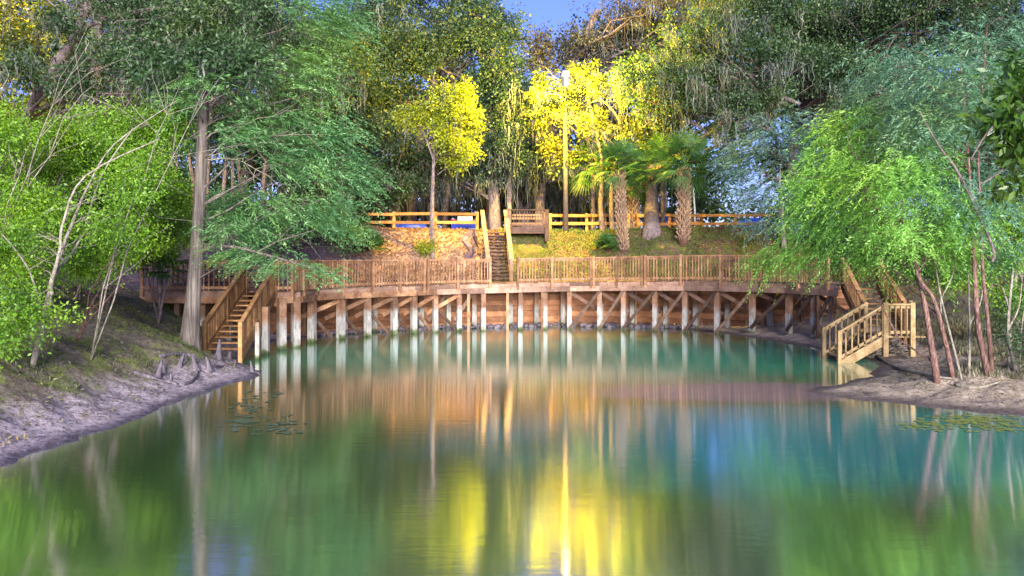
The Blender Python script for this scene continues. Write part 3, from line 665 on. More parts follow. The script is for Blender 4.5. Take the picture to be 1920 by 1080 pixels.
def feather_crown(lobes, r, spray=.75, nleaf=20, dens=9, leaf=(.13, .022), droop=.55, origin=None, flat=0.45):
    area = sum(math.pi * l[3] * l[5] for l in lobes); ns = int(1.9 * area * dens)
    c0 = lobe_points(lobes, r, ns, .45); ns = len(c0)
    org = np.array(origin) if origin is not None else np.array(lobes[0][:3])
    out = c0 - org; out[:, 2] *= .3; d = unit(unit(out) + r.normal(size=(ns, 3)) * .55); d[:, 2] = d[:, 2] * flat - droop * r.uniform(.3, 1.1, ns) * .7; d = unit(d)
    L = spray * r.uniform(.5, 1.3, ns); side = unit(np.cross(d, np.array([0, 0, 1.]) + r.normal(size=(ns, 3)) * .35)); cv = r.uniform(0, 1, ns)
    Vs = []; As = []
    for j in range(nleaf):
        t = (j + .5) / nleaf; sg = 1 if j % 2 else -1
        p = c0 + d * (L * t)[:, None]; p[:, 2] -= L * t * t * droop * .6
        ld = unit(d * .75 + side * sg * (.9 - .3 * t) + r.normal(size=(ns, 3)) * .22 + np.array([0, 0, -.25 * droop]))
        s = unit(np.cross(ld, r.normal(size=(ns, 3)) * .6 + np.array([0, 0, 1.])))
        V, _ = quads(p, ld, s, leaf[0] * r.uniform(.7, 1.4, ns) * (1.25 - .7 * t), np.full(ns, leaf[1]))
        Vs.append(V); As.append(np.clip(.5 * cv + .5 * r.uniform(0, 1, ns), 0, 1))
    V = np.concatenate(Vs); return V, np.arange(len(V)).reshape(-1, 4), np.concatenate(As), c0
def moss_mesh(anchors, r, per=9, length=(.5, 1.8), spread=.15, width=.045):
    A = np.repeat(anchors, per, 0); n = len(A); lens = np.repeat(r.uniform(length[0], length[1], len(anchors)), per) * r.uniform(.35, 1.05, n)
    A = A + r.normal(size=(n, 3)) * np.array([spread, spread, .08]); th = r.uniform(0, math.pi, n); sd_ = np.stack([np.cos(th), np.sin(th), 0 * th], 1)
    lv = 7; P = []
    sway = r.normal(size=(n, 3)) * .05; sway[:, 2] = 0
    for k in range(lv):
        t = k / (lv - 1); p = A.copy(); p[:, 2] -= lens * t; p += sway * math.sin(t * 7) + r.normal(size=(n, 3)) * np.array([.035, .035, 0])
        w = (width * (1.0 - .75 * t) * r.uniform(.5, 1.4, n))[:, None]; P.append(np.stack([p - sd_ * w / 2, p + sd_ * w / 2], 1))
    V = np.stack(P, 1); base = np.arange(n)[:, None] * (lv * 2); fs = []
    for k in range(lv - 1): fs.append(np.concatenate([base + 2 * k, base + 2 * k + 1, base + 2 * k + 3, base + 2 * k + 2], 1))
    Fc = np.concatenate(fs); return V.reshape(-1, 3), Fc, np.tile(r.uniform(0, 1, n), lv - 1)
def smooth_path(pts, k=4):
    pts = [Vector(p) for p in pts]; out = []
    for i in range(len(pts) - 1):
        p0 = pts[max(i - 1, 0)]; p1 = pts[i]; p2 = pts[i + 1]; p3 = pts[min(i + 2, len(pts) - 1)]
        for j in range(k):
            t = j / k; out.append(.5 * ((2 * p1) + (p2 - p0) * t + (2 * p0 - 5 * p1 + 4 * p2 - p3) * t * t + (3 * p1 - p0 - 3 * p2 + p3) * t ** 3))
    out.append(pts[-1]); return out
def limbs_to(mb, path, rad, targets, r, r0=.3, r1=.012, sag=.0, seg=6, thick=1.0):
    P = np.array([list(p) for p in path])
    for tg in targets:
        dh = np.hypot(P[:, 0] - tg[0], P[:, 1] - tg[1]); want = tg[2] - .45 * dh; k = int(np.argmin(np.abs(P[:, 2] - want) + .25 * dh)); k = max(1, min(k, len(P) - 1))
        a = Vector(P[k]); b_ = Vector(tg); L = (b_ - a).length
        if L < .3: continue
        mid = a.lerp(b_, .5) + Vector((r.normal() * .08, r.normal() * .08, .12 + .05 * r.normal() - sag)) * L
        pts = []; rr = []
        for j in range(seg + 1):
            t = j / seg; p = a * (1 - t) ** 2 + mid * 2 * t * (1 - t) + b_ * t * t
            if 0 < j < seg: p += Vector(r.normal(size=3) * .025 * L)
            pts.append(p); rr.append(max(r1, min(rad[k] * r0, (.016 * L + .012) * thick) * (1 - t) ** .8))
        mb.tube(pts, rr, 5, wob=.05, cap=False)
        for q in range(3):                 # twigs
            t = r.uniform(.35, .95); j = min(seg - 1, int(t * seg)); s = pts[j]; e = s + Vector(r.normal(size=3) * .16 * L + np.array([0, 0, .03 * L])); m_ = s.lerp(e, .5) + Vector(r.normal(size=3) * .03 * L)
            mb.tube([s, m_, e], [rr[j] * .6, rr[j] * .4, r1 * .6], 4, wob=0, cap=False)
def tree(name, label, cat, trunks, lobes, style='broad', m='oak', bk='bark_oak', nlimb=26, moss=0, mosslen=(.6, 2.0), seed=0, group=None, limb_r=.35, flute=0, mossper=9, mosslow=None, fol='foliage', twr=.012, **kw):
    """trunks: list of (points, r_base, r_top)"""
    r = np.random.RandomState(seed + 100); random.seed(seed)
    base = Vector(trunks[0][0][0]); root = empty(name, base, label, cat, group)
    paths = []
    for pts, ra, rb in trunks:
        pp = smooth_path([Vector(pts[0]) - Vector((0, 0, .35))] + [Vector(p) for p in pts], 4); n = len(pp)
        rad = [rb + (ra - rb) * (1 - i / (n - 1)) ** 1.2 for i in range(n)]
        fl = None
        if flute:
            rad = [x * (1 + 1.25 * math.exp(-i / (n * .10))) for i, x in enumerate(rad)]; fl = [.10 * math.exp(-i / (n * .22)) for i in range(n)]
        mb = MB(); mb.tube(pp, rad, 42 if flute else 14, fl, wob=.05); mb.build('trunk', M[bk], root, True); paths.append((pp, rad))
    if lobes:
        if style == 'broad': V, Fc, a, cc = broad_crown(lobes, r, **kw)
        else: V, Fc, a, cc = feather_crown(lobes, r, origin=paths[0][0][len(paths[0][0]) * 2 // 3], **kw)
        mesh_obj('crown', V, Fc, a, M[m], root)
        if nlimb:
            mb = MB(); per = nlimb // len(paths)
            for pp, rad in paths:
                tg = cc[r.randint(0, len(cc), per)]; limbs_to(mb, pp[3:], rad[3:], tg, r, limb_r, r1=twr * (.6 if style != 'broad' else 1), thick=.5 if style != 'broad' else 1.0)
            mb.build('branches', M[bk], root, True)
        if moss:
            an = cc[r.randint(0, len(cc), moss)]
            if mosslow is not None: an = cc[np.argsort(cc[:, 2])][:int(len(cc) * mosslow)]; an = an[r.randint(0, len(an), moss)]
            V, Fc, a = moss_mesh(an, r, mossper, mosslen); mesh_obj('hanging_moss', V, Fc, a, M['moss'], root)
    return root

# ------------------------------------------------------------------ trees at the left
b0 = gp(356, 646); YB = b0.y
P = lambda u, v, Y: px(u, v, Y)
tree('cypress_tree', 'tall grey bald cypress with fluted swollen base beside the left staircase', 'tree',
     [([b0, P(362, 560, YB), P(372, 420, YB), P(378, 300, YB), P(383, 180, YB), P(388, 40, YB), P(392, -140, YB)], .235, .10)],
     [LB(560, 300, YB, 80, 50), LB(610, 390, YB - .5, 60, 40), LB(450, 425, YB, 60, 38), LB(440, 250, YB - .6, 50, 35), LB(390, 150, YB - 1.3, 55, 28, .6), LB(350, 190, YB - .8, 40, 24, .6), LB(500, 375, YB - .7, 50, 24), LB(560, 130, YB, 80, 60), LB(600, 240, YB - .3, 70, 50), LB(480, 220, YB + .5, 90, 50), LB(600, 20, YB, 90, 60), LB(650, 320, YB + .5, 50, 50), LB(330, 230, YB + .8, 60, 60)],
     'feather', 'mint', 'bark_cyp', 26, seed=1, flute=1, spray=.95, nleaf=26, dens=26, leaf=(.14, .034), limb_r=.3, droop=.4)
low = px(390, 480, YB)
root = tree('cypress_bough', 'low mint green cypress bough reaching out over the stairs and railing', 'branch',
     [([P(376, 470, YB), P(430, 462, YB - .6), P(500, 478, YB - 1.2), P(570, 498, YB - 1.6), P(625, 515, YB - 1.9)], .06, .012)],
     [LB(450, 478, YB - .7, 62, 24, .9), LB(520, 490, YB - 1.3, 60, 22, .8), LB(590, 505, YB - 1.7, 45, 16, .6), LB(430, 430, YB - .5, 50, 24, .8), LB(630, 520, YB - 1.9, 20, 9, .4)],
     'feather', 'mint', 'bark_cyp', 20, seed=2, spray=.6, nleaf=24, dens=40, leaf=(.11, .028), droop=.45, twr=.006)

b1 = gp(62, 688); Y1 = b1.y
tree('leaning_sapling', 'pale forked sapling leaning right on the muddy left bank', 'tree',
     [([b1, P(85, 580, Y1), P(105, 500, Y1), P(135, 420, Y1), P(165, 350, Y1 + .5), P(215, 270, Y1 + 1), P(330, 190, Y1 + 1.5)], .07, .008),
      ([P(95, 540, Y1), P(112, 470, Y1 - .3), P(118, 420, Y1 - .4), P(160, 330, Y1 - .2), P(300, 260, Y1 + .2)], .045, .012),
      ([P(98, 520, Y1), P(150, 450, Y1 + .6), P(190, 330, Y1 + .9), P(250, 240, Y1 + 1.0)], .04, .012),
      ([P(80, 600, Y1), P(60, 520, Y1 - .2), P(30, 470, Y1 - .3), P(-30, 400, Y1)], .035, .01)],
     [LB(60, 450, Y1 + .2, 95, 55), LB(180, 425, Y1 + .4, 80, 40), LB(30, 560, Y1 - .5, 50, 60), LB(110, 590, Y1 - .6, 40, 18), LB(230, 350, Y1 + .6, 70, 50)],
     'broad', 'bright', 'bark_pale', 24, seed=3, leaf=(.07, .035), cover=1.2, per=26, crad=.24, limb_r=.45, twr=.006)
def grp(seed, name, label, base, tops, lobes, m='bright', bk='bark_oak', ra=.05, **kw):
    base = Vector(base); trunks = []
    rr = np.random.RandomState(seed)
    for t in tops:
        t = Vector(t); mid = base.lerp(t, .5) + Vector(rr.normal(size=3) * .2); trunks.append(([base + Vector((rr.normal() * .12, rr.normal() * .12, 0)), mid, t], ra, ra * .25))
    return tree(name, label, 'tree' if 'tree' in name else 'shrub', trunks, lobes, 'broad' if not kw.get('fe') else 'feather', m, bk, seed=seed, **{k: v for k, v in kw.items() if k != 'fe'})
def G(u, Y): x = (u - 960) * Y / F; return Vector((x, Y, gz(x, Y)))
grp(11, 'leafy_shrub', 'bright green leafy thicket bush nearest the frame edge on the left bank', G(40, 19), [P(10, 300, 19), P(120, 320, 19), P(60, 420, 19)],
    [LB(20, 330, 19, 95, 90), LB(100, 420, 19, 80, 70), LB(30, 520, 18.5, 70, 60), LB(130, 300, 19.5, 60, 70), LB(60, 390, 16.8, 60, 50), LB(20, 250, 17, 60, 50), LB(10, 640, 14.6, 34, 26, .6), LB(-10, 470, 16, 50, 60), LB(40, 600, 15.2, 45, 40, .8)], leaf=(.075, .038), cover=2.6, nlimb=40, crad=.3)
grp(12, 'leafy_shrub', 'tall yellow-green bush rising left of the cypress trunk', G(200, 22), [P(160, 250, 22), P(240, 240, 22), P(290, 330, 22)],
    [LB(200, 270, 22, 85, 80), LB(270, 350, 22, 70, 70), LB(180, 390, 22, 70, 60), LB(300, 240, 22.5, 60, 60), LB(230, 320, 20, 80, 60), LB(120, 260, 19, 60, 50), LB(240, 450, 20.5, 70, 45), LB(170, 500, 20, 60, 40)], leaf=(.075, .038), cover=2.8, nlimb=46, crad=.32)
grp(13, 'leafy_shrub', 'rounded bright green bush directly left of the cypress base', G(290, 25), [P(270, 400, 25), P(320, 380, 25)],
    [LB(280, 440, 25, 75, 55), LB(325, 370, 25.5, 50, 60), LB(220, 450, 24.5, 60, 45)], m='bright', leaf=(.085, .03), cover=2.8, nlimb=30, crad=.32)
grp(14, 'leafy_shrub', 'dark bush growing low between thicket and muddy slope at left', G(150, 22.5), [P(120, 440, 22.5), P(180, 450, 22.5)],
    [LB(130, 470, 22.5, 70, 30), LB(50, 480, 21.5, 60, 50)], m='oak_olive', leaf=(.10, .05), cover=2.4, nlimb=20, crad=.3)
grp(15, 'leafy_shrub', 'feathery mint green shrub behind the low cypress bough', G(500, 33), [P(500, 400, 33), P(450, 380, 33)],
    [LB(520, 425, 33, 75, 34), LB(440, 400, 32, 60, 50), LB(600, 410, 34, 60, 35), LB(660, 440, 35, 45, 30)], m='mint', leaf=(.14, .045), cover=2.6, nlimb=24, crad=.4)
# bare arching twigs over the left bank
def twigs(label, base, ends, rad=.03, m='bark_pale', seed=0):
    r = np.random.RandomState(seed); random.seed(seed); root = empty('bare_stems', base, label, 'shrub'); mb = MB(); mt = MB()
    for e in ends:
        a, b_ = Vector(base), Vector(e); L = (b_ - a).length; pts = []
        for j in range(8):
            t = j / 7; pts.append(a.lerp(b_, t) + Vector((0, 0, .10 * L * math.sin(math.pi * t))) + Vector(r.normal(size=3) * .012 * L * (j > 0)))
        mb.tube(pts, [rad * (1 - .8 * j / 7) for j in range(8)], 6, wob=.05)
        for q in range(9):
            j = r.randint(2, 7); s = pts[j]; e2 = s + (b_ - a).normalized() * .12 * L * r.uniform(.5, 1.5) + Vector(r.normal(size=3) * .09 * L); mt.tube([s, s.lerp(e2, .5) + Vector(r.normal(size=3) * .02 * L), e2], [rad * .4, rad * .3, rad * .12], 4, wob=0, cap=False)
    mb.build('stems', M[m], root, True); mt.build('twigs', M[m], root, True)
twigs('long pale bare stems arching up right across the left thicket', G(170, 17.5), [P(345, 160, 18), P(250, 290, 17.5), P(420, 130, 19)], .018, seed=5)
twigs('bare silvery stems crossing the upper left corner', G(-40, 16.5), [P(150, 95, 17), P(190, 140, 17.5), P(60, 260, 16.5)], .02, seed=6)
twigs('bare grey cypress twigs reaching right above the low bough', P(384, 300, YB), [P(560, 205, YB - .6), P(610, 260, YB - .8), P(520, 340, YB - .7)], .022, seed=9)
twigs('tangle of pinkish bare twigs hanging over the left mud bank', G(140, 18.0), [P(250, 520, 18.3), P(230, 480, 18.6), P(190, 560, 17.6), P(215, 470, 18.4)], .018, 'bark_red', seed=7)

tree('oak_tree', 'large mossy oak leaning right in the upper left corner', 'tree',
     [([G(-20, 29), P(20, 300, 29), P(70, 180, 28.5), P(140, 70, 28), P(190, -60, 28)], .27, .12), ([P(110, 110, 28.3), P(180, 40, 28), P(330, 10, 27.5), P(420, -20, 27)], .15, .07), ([P(90, 150, 28.3), P(200, 75, 27.6), P(310, 85, 27), P(390, 120, 26.5)], .11, .05)],
     [LB(330, 60, 27.5, 110, 60), LB(430, 130, 27, 90, 60), LB(250, 0, 28, 140, 50), LB(480, 20, 28, 110, 60), LB(300, 150, 27, 70, 40), LB(40, -50, 28, 100, 40), LB(385, 100, YB - 1.2, 85, 60, .8), LB(385, 5, YB - 1.1, 90, 60, .8), LB(470, 120, YB - .8, 60, 50, 1), LB(300, 120, YB - .6, 60, 60, 1), LB(40, 130, 26.5, 45, 40, 1), LB(150, 150, 26.3, 60, 35, 1), LB(100, 40, 26.3, 45, 30, 1), LB(220, 100, 26.0, 60, 40, 1)],
     'broad', 'oak_olive', 'bark_oak', 40, moss=130, mosslen=(.4, 1.3), seed=21, leaf=(.12, .06), cover=2.2, crad=.4)
tree('oak_tree', 'yellow-lit oak behind the leaning one at far upper left', 'tree',
     [([G(60, 38), P(60, 300, 38), P(70, 150, 38), P(60, 20, 38)], .4, .2)],
     [LB(30, 90, 37, 75, 75), LB(100, 200, 37, 60, 60), LB(-20, 20, 37, 60, 60), LB(120, 20, 38, 70, 40), LB(20, 230, 36, 70, 50)], 'broad', 'yellow2', 'bark_oak', 26, moss=50, seed=22, leaf=(.16, .09), cover=2.0, crad=.5)
for k, (u, u2, Y, sd_) in enumerate(((172, 182, 33, 31), (212, 240, 34, 32))):
    tree('oak_tree', ['straight dark-trunked oak standing behind the left thicket', 'oak with forked orange-lit limb right of the dark straight trunk'][k], 'tree',
         [([G(u, Y), P(u, 300, Y), P(u2 - 4, 140, Y), P(u2 + 8, -30, Y)], .3, .16)], [LB(u2 + 30, 10, Y, 100, 50), LB(u2 + 80, 200, Y + 1, 60, 50), LB(u2 - 40, 300, Y + 1.5, 60, 80)], 'broad', 'oak_olive', 'bark_oak', 20, moss=60, seed=sd_, leaf=(.15, .08), cover=1.9, crad=.45)

# behind the cypress
tree('oak_tree', 'shady moss-hung oak with a leaning grey trunk behind the cypress', 'tree',
     [([G(445, 38), P(455, 350, 38), P(480, 270, 38), P(500, 150, 38), P(520, 30, 38)], .28, .16), ([P(470, 290, 38), P(420, 240, 37.5), P(390, 200, 37)], .13, .06)],
     [LB(420, 250, 37, 90, 60), LB(520, 240, 37, 90, 70), LB(590, 330, 37, 80, 55), LB(480, 60, 38, 120, 80), LB(620, 110, 38, 90, 80), LB(560, 170, 37, 80, 60)],
     'broad', 'oak_olive', 'bark_oak', 40, moss=130, mosslen=(.8, 2.4), seed=41, leaf=(.15, .08), cover=2.3, crad=.5, mosslow=.6)
tree('oak_tree', 'dense dark green oak filling the space between cypress and yellow tree', 'tree',
     [([G(615, 44), P(612, 330, 44), P(640, 200, 44), P(660, 60, 44)], .38, .2)],
     [LB(640, 120, 43, 100, 90), LB(680, 250, 43, 90, 80), LB(620, 340, 43, 80, 50), LB(720, 350, 43, 80, 45), LB(720, 80, 44, 90, 80), LB(620, 210, 43, 80, 80)],
     'broad', 'oak', 'bark_oak', 36, moss=90, seed=42, leaf=(.17, .09), cover=3.0, crad=.55)
# ------------------------------------------------------------------ the middle
tree('slender_tree', 'slender tree with a glowing yellow crown on the mulch bank behind the railing', 'tree',
     [([bankp(811, 481), P(810, 400, 38.3), P(812, 330, 38.8), P(815, 270, 39.4), P(826, 215, 40), P(840, 165, 40.4)], .15, .025), ([P(813, 300, 39), P(795, 250, 39.4), P(780, 200, 39.8)], .07, .03)],
     [LB(850, 240, 39.2, 46, 50), LB(800, 215, 39.0, 40, 30), LB(862, 290, 39.2, 36, 30), LB(768, 218, 39.6, 28, 22), LB(830, 185, 39.2, 36, 30), LB(882, 225, 39.3, 24, 40), LB(868, 175, 39.6, 26, 30), LB(835, 260, 38.6, 26, 26, .6)],
     'broad', 'yellow', 'bark_oak', 36, moss=40, mosslen=(.4, 1.1), seed=51, leaf=(.15, .085), cover=2.8, per=40, crad=.36)
tree('oak_tree', 'big dark oak with moss curtains and a straight purple-grey trunk at the stair head', 'tree',
     [([G(928, 46.5), P(926, 380, 46.6), P(922, 300, 47), P(915, 180, 48), P(900, 40, 48.5)], .42, .24), ([P(922, 300, 47), P(860, 180, 48), P(820, 60, 48)], .22, .1)],
     [LB(935, 250, 46, 50, 80), LB(925, 160, 46, 50, 50), LB(880, 310, 46, 100, 35), LB(720, 190, 47, 70, 70), LB(880, 60, 46, 110, 60), LB(780, 100, 46, 80, 60), LB(950, 150, 47.5, 40, 60), LB(760, 300, 46.5, 80, 60), LB(1000, 290, 47.5, 40, 60)],
     'broad', 'oak', 'bark_oak', 46, moss=150, mosslen=(.8, 2.4), mossper=12, seed=52, leaf=(.18, .10), cover=2.4, crad=.6, mosslow=.5)
tree('oak_tree', 'far oak with bowed twin limbs seen through the moss behind the overlook platform', 'tree',
     [([G(985, 52), P(975, 385, 52), P(955, 350, 52), P(930, 335, 52)], .3, .1), ([P(985, 395, 52), P(1005, 370, 52), P(1020, 345, 52), P(1060, 335, 52)], .25, .1)],
     [LB(985, 320, 53, 60, 25), LB(1050, 330, 53, 50, 28), LB(930, 310, 53, 50, 25)], 'broad', 'yellow', 'bark_oak', 12, moss=110, mosslen=(.8, 2.4), seed=53, leaf=(.18, .10), cover=1.5, crad=.5)
tree('oak_tree', 'yellow-lit oak spreading around the street lamp', 'tree',
     [([G(1130, 42.3), P(1126, 380, 42.3), P(1128, 300, 42.4), P(1110, 220, 42.6), P(1100, 160, 42.8)], .20, .03), ([G(1148, 42.5), P(1146, 370, 42.5), P(1150, 320, 42.6), P(1165, 240, 42.8), P(1130, 190, 42.6), P(1090, 200, 42.4)], .17, .03)],
     [LB(1010, 160, 43, 30, 30), LB(1075, 180, 43.8, 50, 45), LB(1120, 250, 43, 40, 45), LB(1040, 290, 42.6, 30, 40), LB(1160, 160, 43, 30, 30), LB(1005, 230, 43.4, 24, 30), LB(1090, 135, 43.6, 50, 20), LB(1190, 250, 42.5, 35, 40), LB(1045, 215, 43, 28, 30), LB(1080, 300, 43, 30, 30), LB(1140, 310, 42.8, 25, 25), LB(1082, 192, 38.0, 30, 20, .6), LB(1036, 200, 38.4, 26, 22, .6), LB(1112, 165, 39, 34, 22, .8), LB(1005, 185, 40.5, 26, 24, .8), LB(1110, 225, 39.6, 30, 26, .8)],
     'broad', 'yellow2', 'bark_oak', 50, moss=90, mosslen=(.4, 1.4), seed=54, leaf=(.17, .095), cover=1.7, per=34, crad=.34)
tree('oak_tree', 'dusky purple-toned oak crown topping the centre against the sky', 'tree',
     [([G(1010, 50), P(1020, 300, 50), P(1060, 150, 50), P(1120, 20, 50)], .4, .2)],
     [LB(1080, 90, 50, 95, 45), LB(1180, 60, 50, 90, 60), LB(1230, 120, 50, 80, 50), LB(1010, 110, 50, 45, 45), LB(1260, 0, 48, 110, 50)],
     'broad', 'oak_purple', 'bark_oak', 40, moss=70, seed=55, leaf=(.18, .10), cover=1.9, crad=.55)
tree('oak_tree', 'dark green oak top left of the sky gap', 'tree',
     [([G(770, 54), P(790, 250, 54), P(840, 60, 54), P(860, -60, 54)], .4, .2)],
     [LB(895, 10, 50, 65, 45), LB(800, -20, 52, 100, 60), LB(940, 60, 50, 50, 50), LB(700, 20, 52, 90, 80)], 'broad', 'oak', 'bark_oak', 30, seed=56, leaf=(.18, .10), cover=2.0, crad=.5)
tree('oak_tree', 'narrow dusky oak hung with lilac-grey moss between the two yellow crowns', 'tree',
     [([G(955, 46), P(955, 350, 46), P(960, 230, 46), P(962, 140, 46)], .2, .08)],
     [LB(960, 180, 44.5, 32, 45), LB(950, 260, 44.5, 34, 45), LB(975, 300, 45, 26, 30), LB(935, 120, 45, 34, 30)],
     'broad', 'oak', 'bark_oak', 18, moss=60, mosslen=(.5, 1.7), seed=57, leaf=(.15, .08), cover=2.8, crad=.4)
# ------------------------------------------------------------------ right of the lamp
tree('oak_tree', 'broad live oak with thick dark trunk among the palms, its limbs draped in grey moss', 'tree',
     [([bankp(1222, 436), P(1222, 400, 42.6), P(1223, 330, 43), P(1232, 240, 43), P(1290, 160, 42), P(1360, 60, 41)], .55, .12), ([P(1228, 320, 42), P(1330, 250, 40), P(1400, 190, 39), P(1440, 175, 38.5), P(1500, 195, 38)], .22, .08), ([P(1400, 190, 39), P(1440, 240, 38.5), P(1470, 260, 38)], .1, .05)],
     [LB(1300, 150, 39.5, 110, 60), LB(1400, 190, 38.5, 90, 45), LB(1260, 205, 41, 70, 40), LB(1430, 110, 38.5, 110, 50), LB(1340, 60, 39, 120, 50), LB(1200, 150, 41, 60, 50), LB(1370, 235, 39.5, 60, 25)],
     'broad', 'oak_olive', 'bark_oak', 60, moss=240, mosslen=(.4, 1.5), mossper=16, seed=61, leaf=(.15, .08), cover=2.1, crad=.5)
tree('oak_tree', 'high dark oak canopy over the right side against the violet sky', 'tree',
     [([G(1480, 44), P(1490, 250, 44), P(1520, 100, 43), P(1540, -60, 42)], .42, .2)],
     [LB(1500, 40, 40, 130, 60), LB(1650, 20, 38, 120, 60), LB(1560, 120, 39, 100, 50), LB(1400, -20, 40, 120, 50), LB(1800, -10, 36, 130, 60)],
     'broad', 'oak_olive', 'bark_oak', 46, moss=120, mosslen=(.4, 1.4), seed=62, leaf=(.13, .07), cover=2.7, crad=.5)
tree('blue_cypress', 'hazy blue-green feathery cypress against the pale sky gap', 'tree',
     [([G(1470, 36), P(1468, 420, 36), P(1462, 340, 36), P(1465, 300, 36)], .18, .02)],
     [LB(1440, 260, 36, 65, 45), LB(1480, 340, 36, 60, 60), LB(1400, 330, 36.5, 45, 50), LB(1500, 250, 35, 60, 50), LB(1440, 420, 36, 70, 20), LB(1385, 300, 37, 40, 40), LB(1420, 370, 36, 50, 30)],
     'feather', 'bluegreen', 'bark_oak', 26, seed=63, spray=.9, nleaf=20, dens=20, leaf=(.17, .035), droop=.5)
bR = gp(1757, 716); YR = bR.y
tree('willow_tree', 'feathery lime green willow-like tree with leaning reddish twin trunks on the right spit', 'tree',
     [([bR, P(1745, 640, YR), P(1732, 560, YR + .2), P(1712, 470, YR + .6), P(1695, 420, YR + .9), P(1690, 300, YR + 1.4)], .095, .02), ([gp(1786, 706), P(1770, 630, YR), P(1750, 560, YR), P(1722, 520, YR + .2), P(1700, 450, YR + .5), P(1620, 370, YR + 1)], .065, .02)],
     [LB(1600, 300, YR + 2, 95, 65), LB(1560, 400, YR + 2, 85, 50), LB(1680, 400, YR + 1, 90, 60), LB(1520, 470, YR + 3, 80, 35), LB(1640, 465, YR + 1.5, 75, 32), LB(1690, 500, YR + 1.8, 40, 18), LB(1590, 230, YR + 2.4, 80, 40), LB(1720, 290, YR + 2, 80, 60), LB(1450, 480, YR + 4.5, 60, 26), LB(1760, 460, YR + .6, 60, 50), LB(1690, 330, YR - .8, 80, 60, 1), LB(1700, 430, YR - .7, 70, 40, .8), LB(1790, 400, YR - .4, 60, 60, 1), LB(1560, 340, YR + 1, 80, 70)],
     'feather', 'lime', 'bark_red', 60, seed=64, spray=.75, nleaf=24, dens=40, leaf=(.12, .026), droop=.8, twr=.008)
bR2 = gp(1853, 706); Y2 = bR2.y
tree('willow_tree', 'tall blue-green feathery tree with two shaggy red trunks near the right edge', 'tree',
     [([bR2, P(1835, 620, Y2), P(1828, 520, Y2), P(1822, 400, Y2), P(1815, 290, Y2), P(1800, 100, Y2 + .5)], .085, .02), ([bR2 + Vector((.15, .1, 0)), P(1852, 600, Y2), P(1842, 500, Y2), P(1838, 380, Y2), P(1835, 280, Y2), P(1850, 60, Y2)], .06, .015)],
     [LB(1780, 200, Y2 + 1, 90, 80), LB(1700, 130, Y2 + 2, 100, 70), LB(1860, 330, Y2 + .5, 80, 60), LB(1780, 340, Y2 + .6, 60, 50), LB(1890, 100, Y2 + 1, 80, 90), LB(1650, 200, Y2 + 2.5, 80, 50), LB(1870, 460, Y2 + 1, 70, 45), LB(1810, 130, Y2 - .9, 90, 90, 1), LB(1840, 380, Y2 - 1, 60, 50, .8), LB(1740, 240, Y2 - .4, 80, 70, 1), LB(1850, 220, Y2 - 1, 60, 50, .8)],
     'feather', 'palemint', 'bark_red', 60, seed=65, spray=.75, nleaf=24, dens=32, leaf=(.12, .026), droop=.8, twr=.008)
for k, (u, v, tops, rad, lab) in enumerate((
        (1803, 712, [(1765, 560), (1750, 470)], .035, 'thin white stem curving up between the two red-trunked trees'),
        (1817, 706, [(1818, 610), (1815, 500)], .04, 'pale crooked stem right beside the shaggy red trunks'),
        (1905, 700, [(1890, 620), (1900, 500)], .06, 'grey-pink leaning stem at the right frame edge'))):
    b_ = gp(u, v); pts = [b_] + [P(a, c, b_.y + .3 * (i + 1)) for i, (a, c) in enumerate(tops)]; e = pts[-1]
    tree('sapling', lab, 'tree', [(pts, rad, rad * .4), ([pts[1], pts[1] + Vector((.3, .1, .5)), pts[1] + Vector((.45, .2, 1.1))], rad * .6, .01)], [LB(tops[-1][0], tops[-1][1] - 10, b_.y + .6, 26, 24)], 'broad', 'lime', 'bark_pale', 12, seed=70 + k, leaf=(.07, .04), cover=1.2, per=20, crad=.2, twr=.005)
tree('leafy_shrub', 'light green leafy bush filling the bank behind the red-trunked trees', 'shrub',
     [([G(1850, 24), P(1840, 520, 24), P(1830, 440, 24)], .07, .03), ([G(1900, 25), P(1905, 520, 25), P(1910, 430, 25)], .07, .03)],
     [LB(1850, 480, 24, 80, 40), LB(1910, 420, 24, 70, 60), LB(1790, 520, 24.5, 60, 26), LB(1900, 560, 22, 50, 40)], 'broad', 'bright', 'bark_pale', 30, seed=75, leaf=(.10, .055), cover=2.4, crad=.32)
tree('leafy_shrub', 'olive scrubby bush low on the bank at the right frame edge', 'shrub',
     [([gp(1890, 690), P(1895, 600, 19), P(1880, 540, 19)], .04, .02), ([gp(1912, 700), P(1915, 620, 18), P(1925, 560, 18)], .03, .015)],
     [LB(1890, 600, 19, 40, 50), LB(1935, 650, 17.5, 35, 45)], 'broad', 'oak_olive', 'bark_pale', 26, seed=76, leaf=(.07, .03), cover=1.3, per=26, crad=.25, twr=.005)
# trees standing behind the right bank
tree('oak_tree', 'dark backing oak behind the willow foliage at right', 'tree', [([G(1640, 36), P(1640, 350, 36), P(1650, 150, 36)], .35, .18)],
     [LB(1600, 330, 36, 100, 70), LB(1720, 300, 35, 100, 90), LB(1650, 200, 36, 110, 60), LB(1620, 440, 35, 90, 50)], 'broad', 'oak', 'bark_oak', 26, seed=77, leaf=(.15, .08), cover=2.4, crad=.5, moss=60)
tree('oak_tree', 'dark backing oak behind the shaggy trunks at the far right', 'tree', [([G(1860, 32), P(1860, 350, 32), P(1850, 120, 32)], .3, .16)],
     [LB(1850, 250, 32, 120, 100), LB(1900, 400, 31, 90, 60), LB(1800, 430, 32, 90, 60), LB(1880, 80, 32, 100, 80), LB(1740, 500, 32, 60, 35)], 'broad', 'oak', 'bark_oak', 26, seed=78, leaf=(.14, .075), cover=2.4, crad=.5)
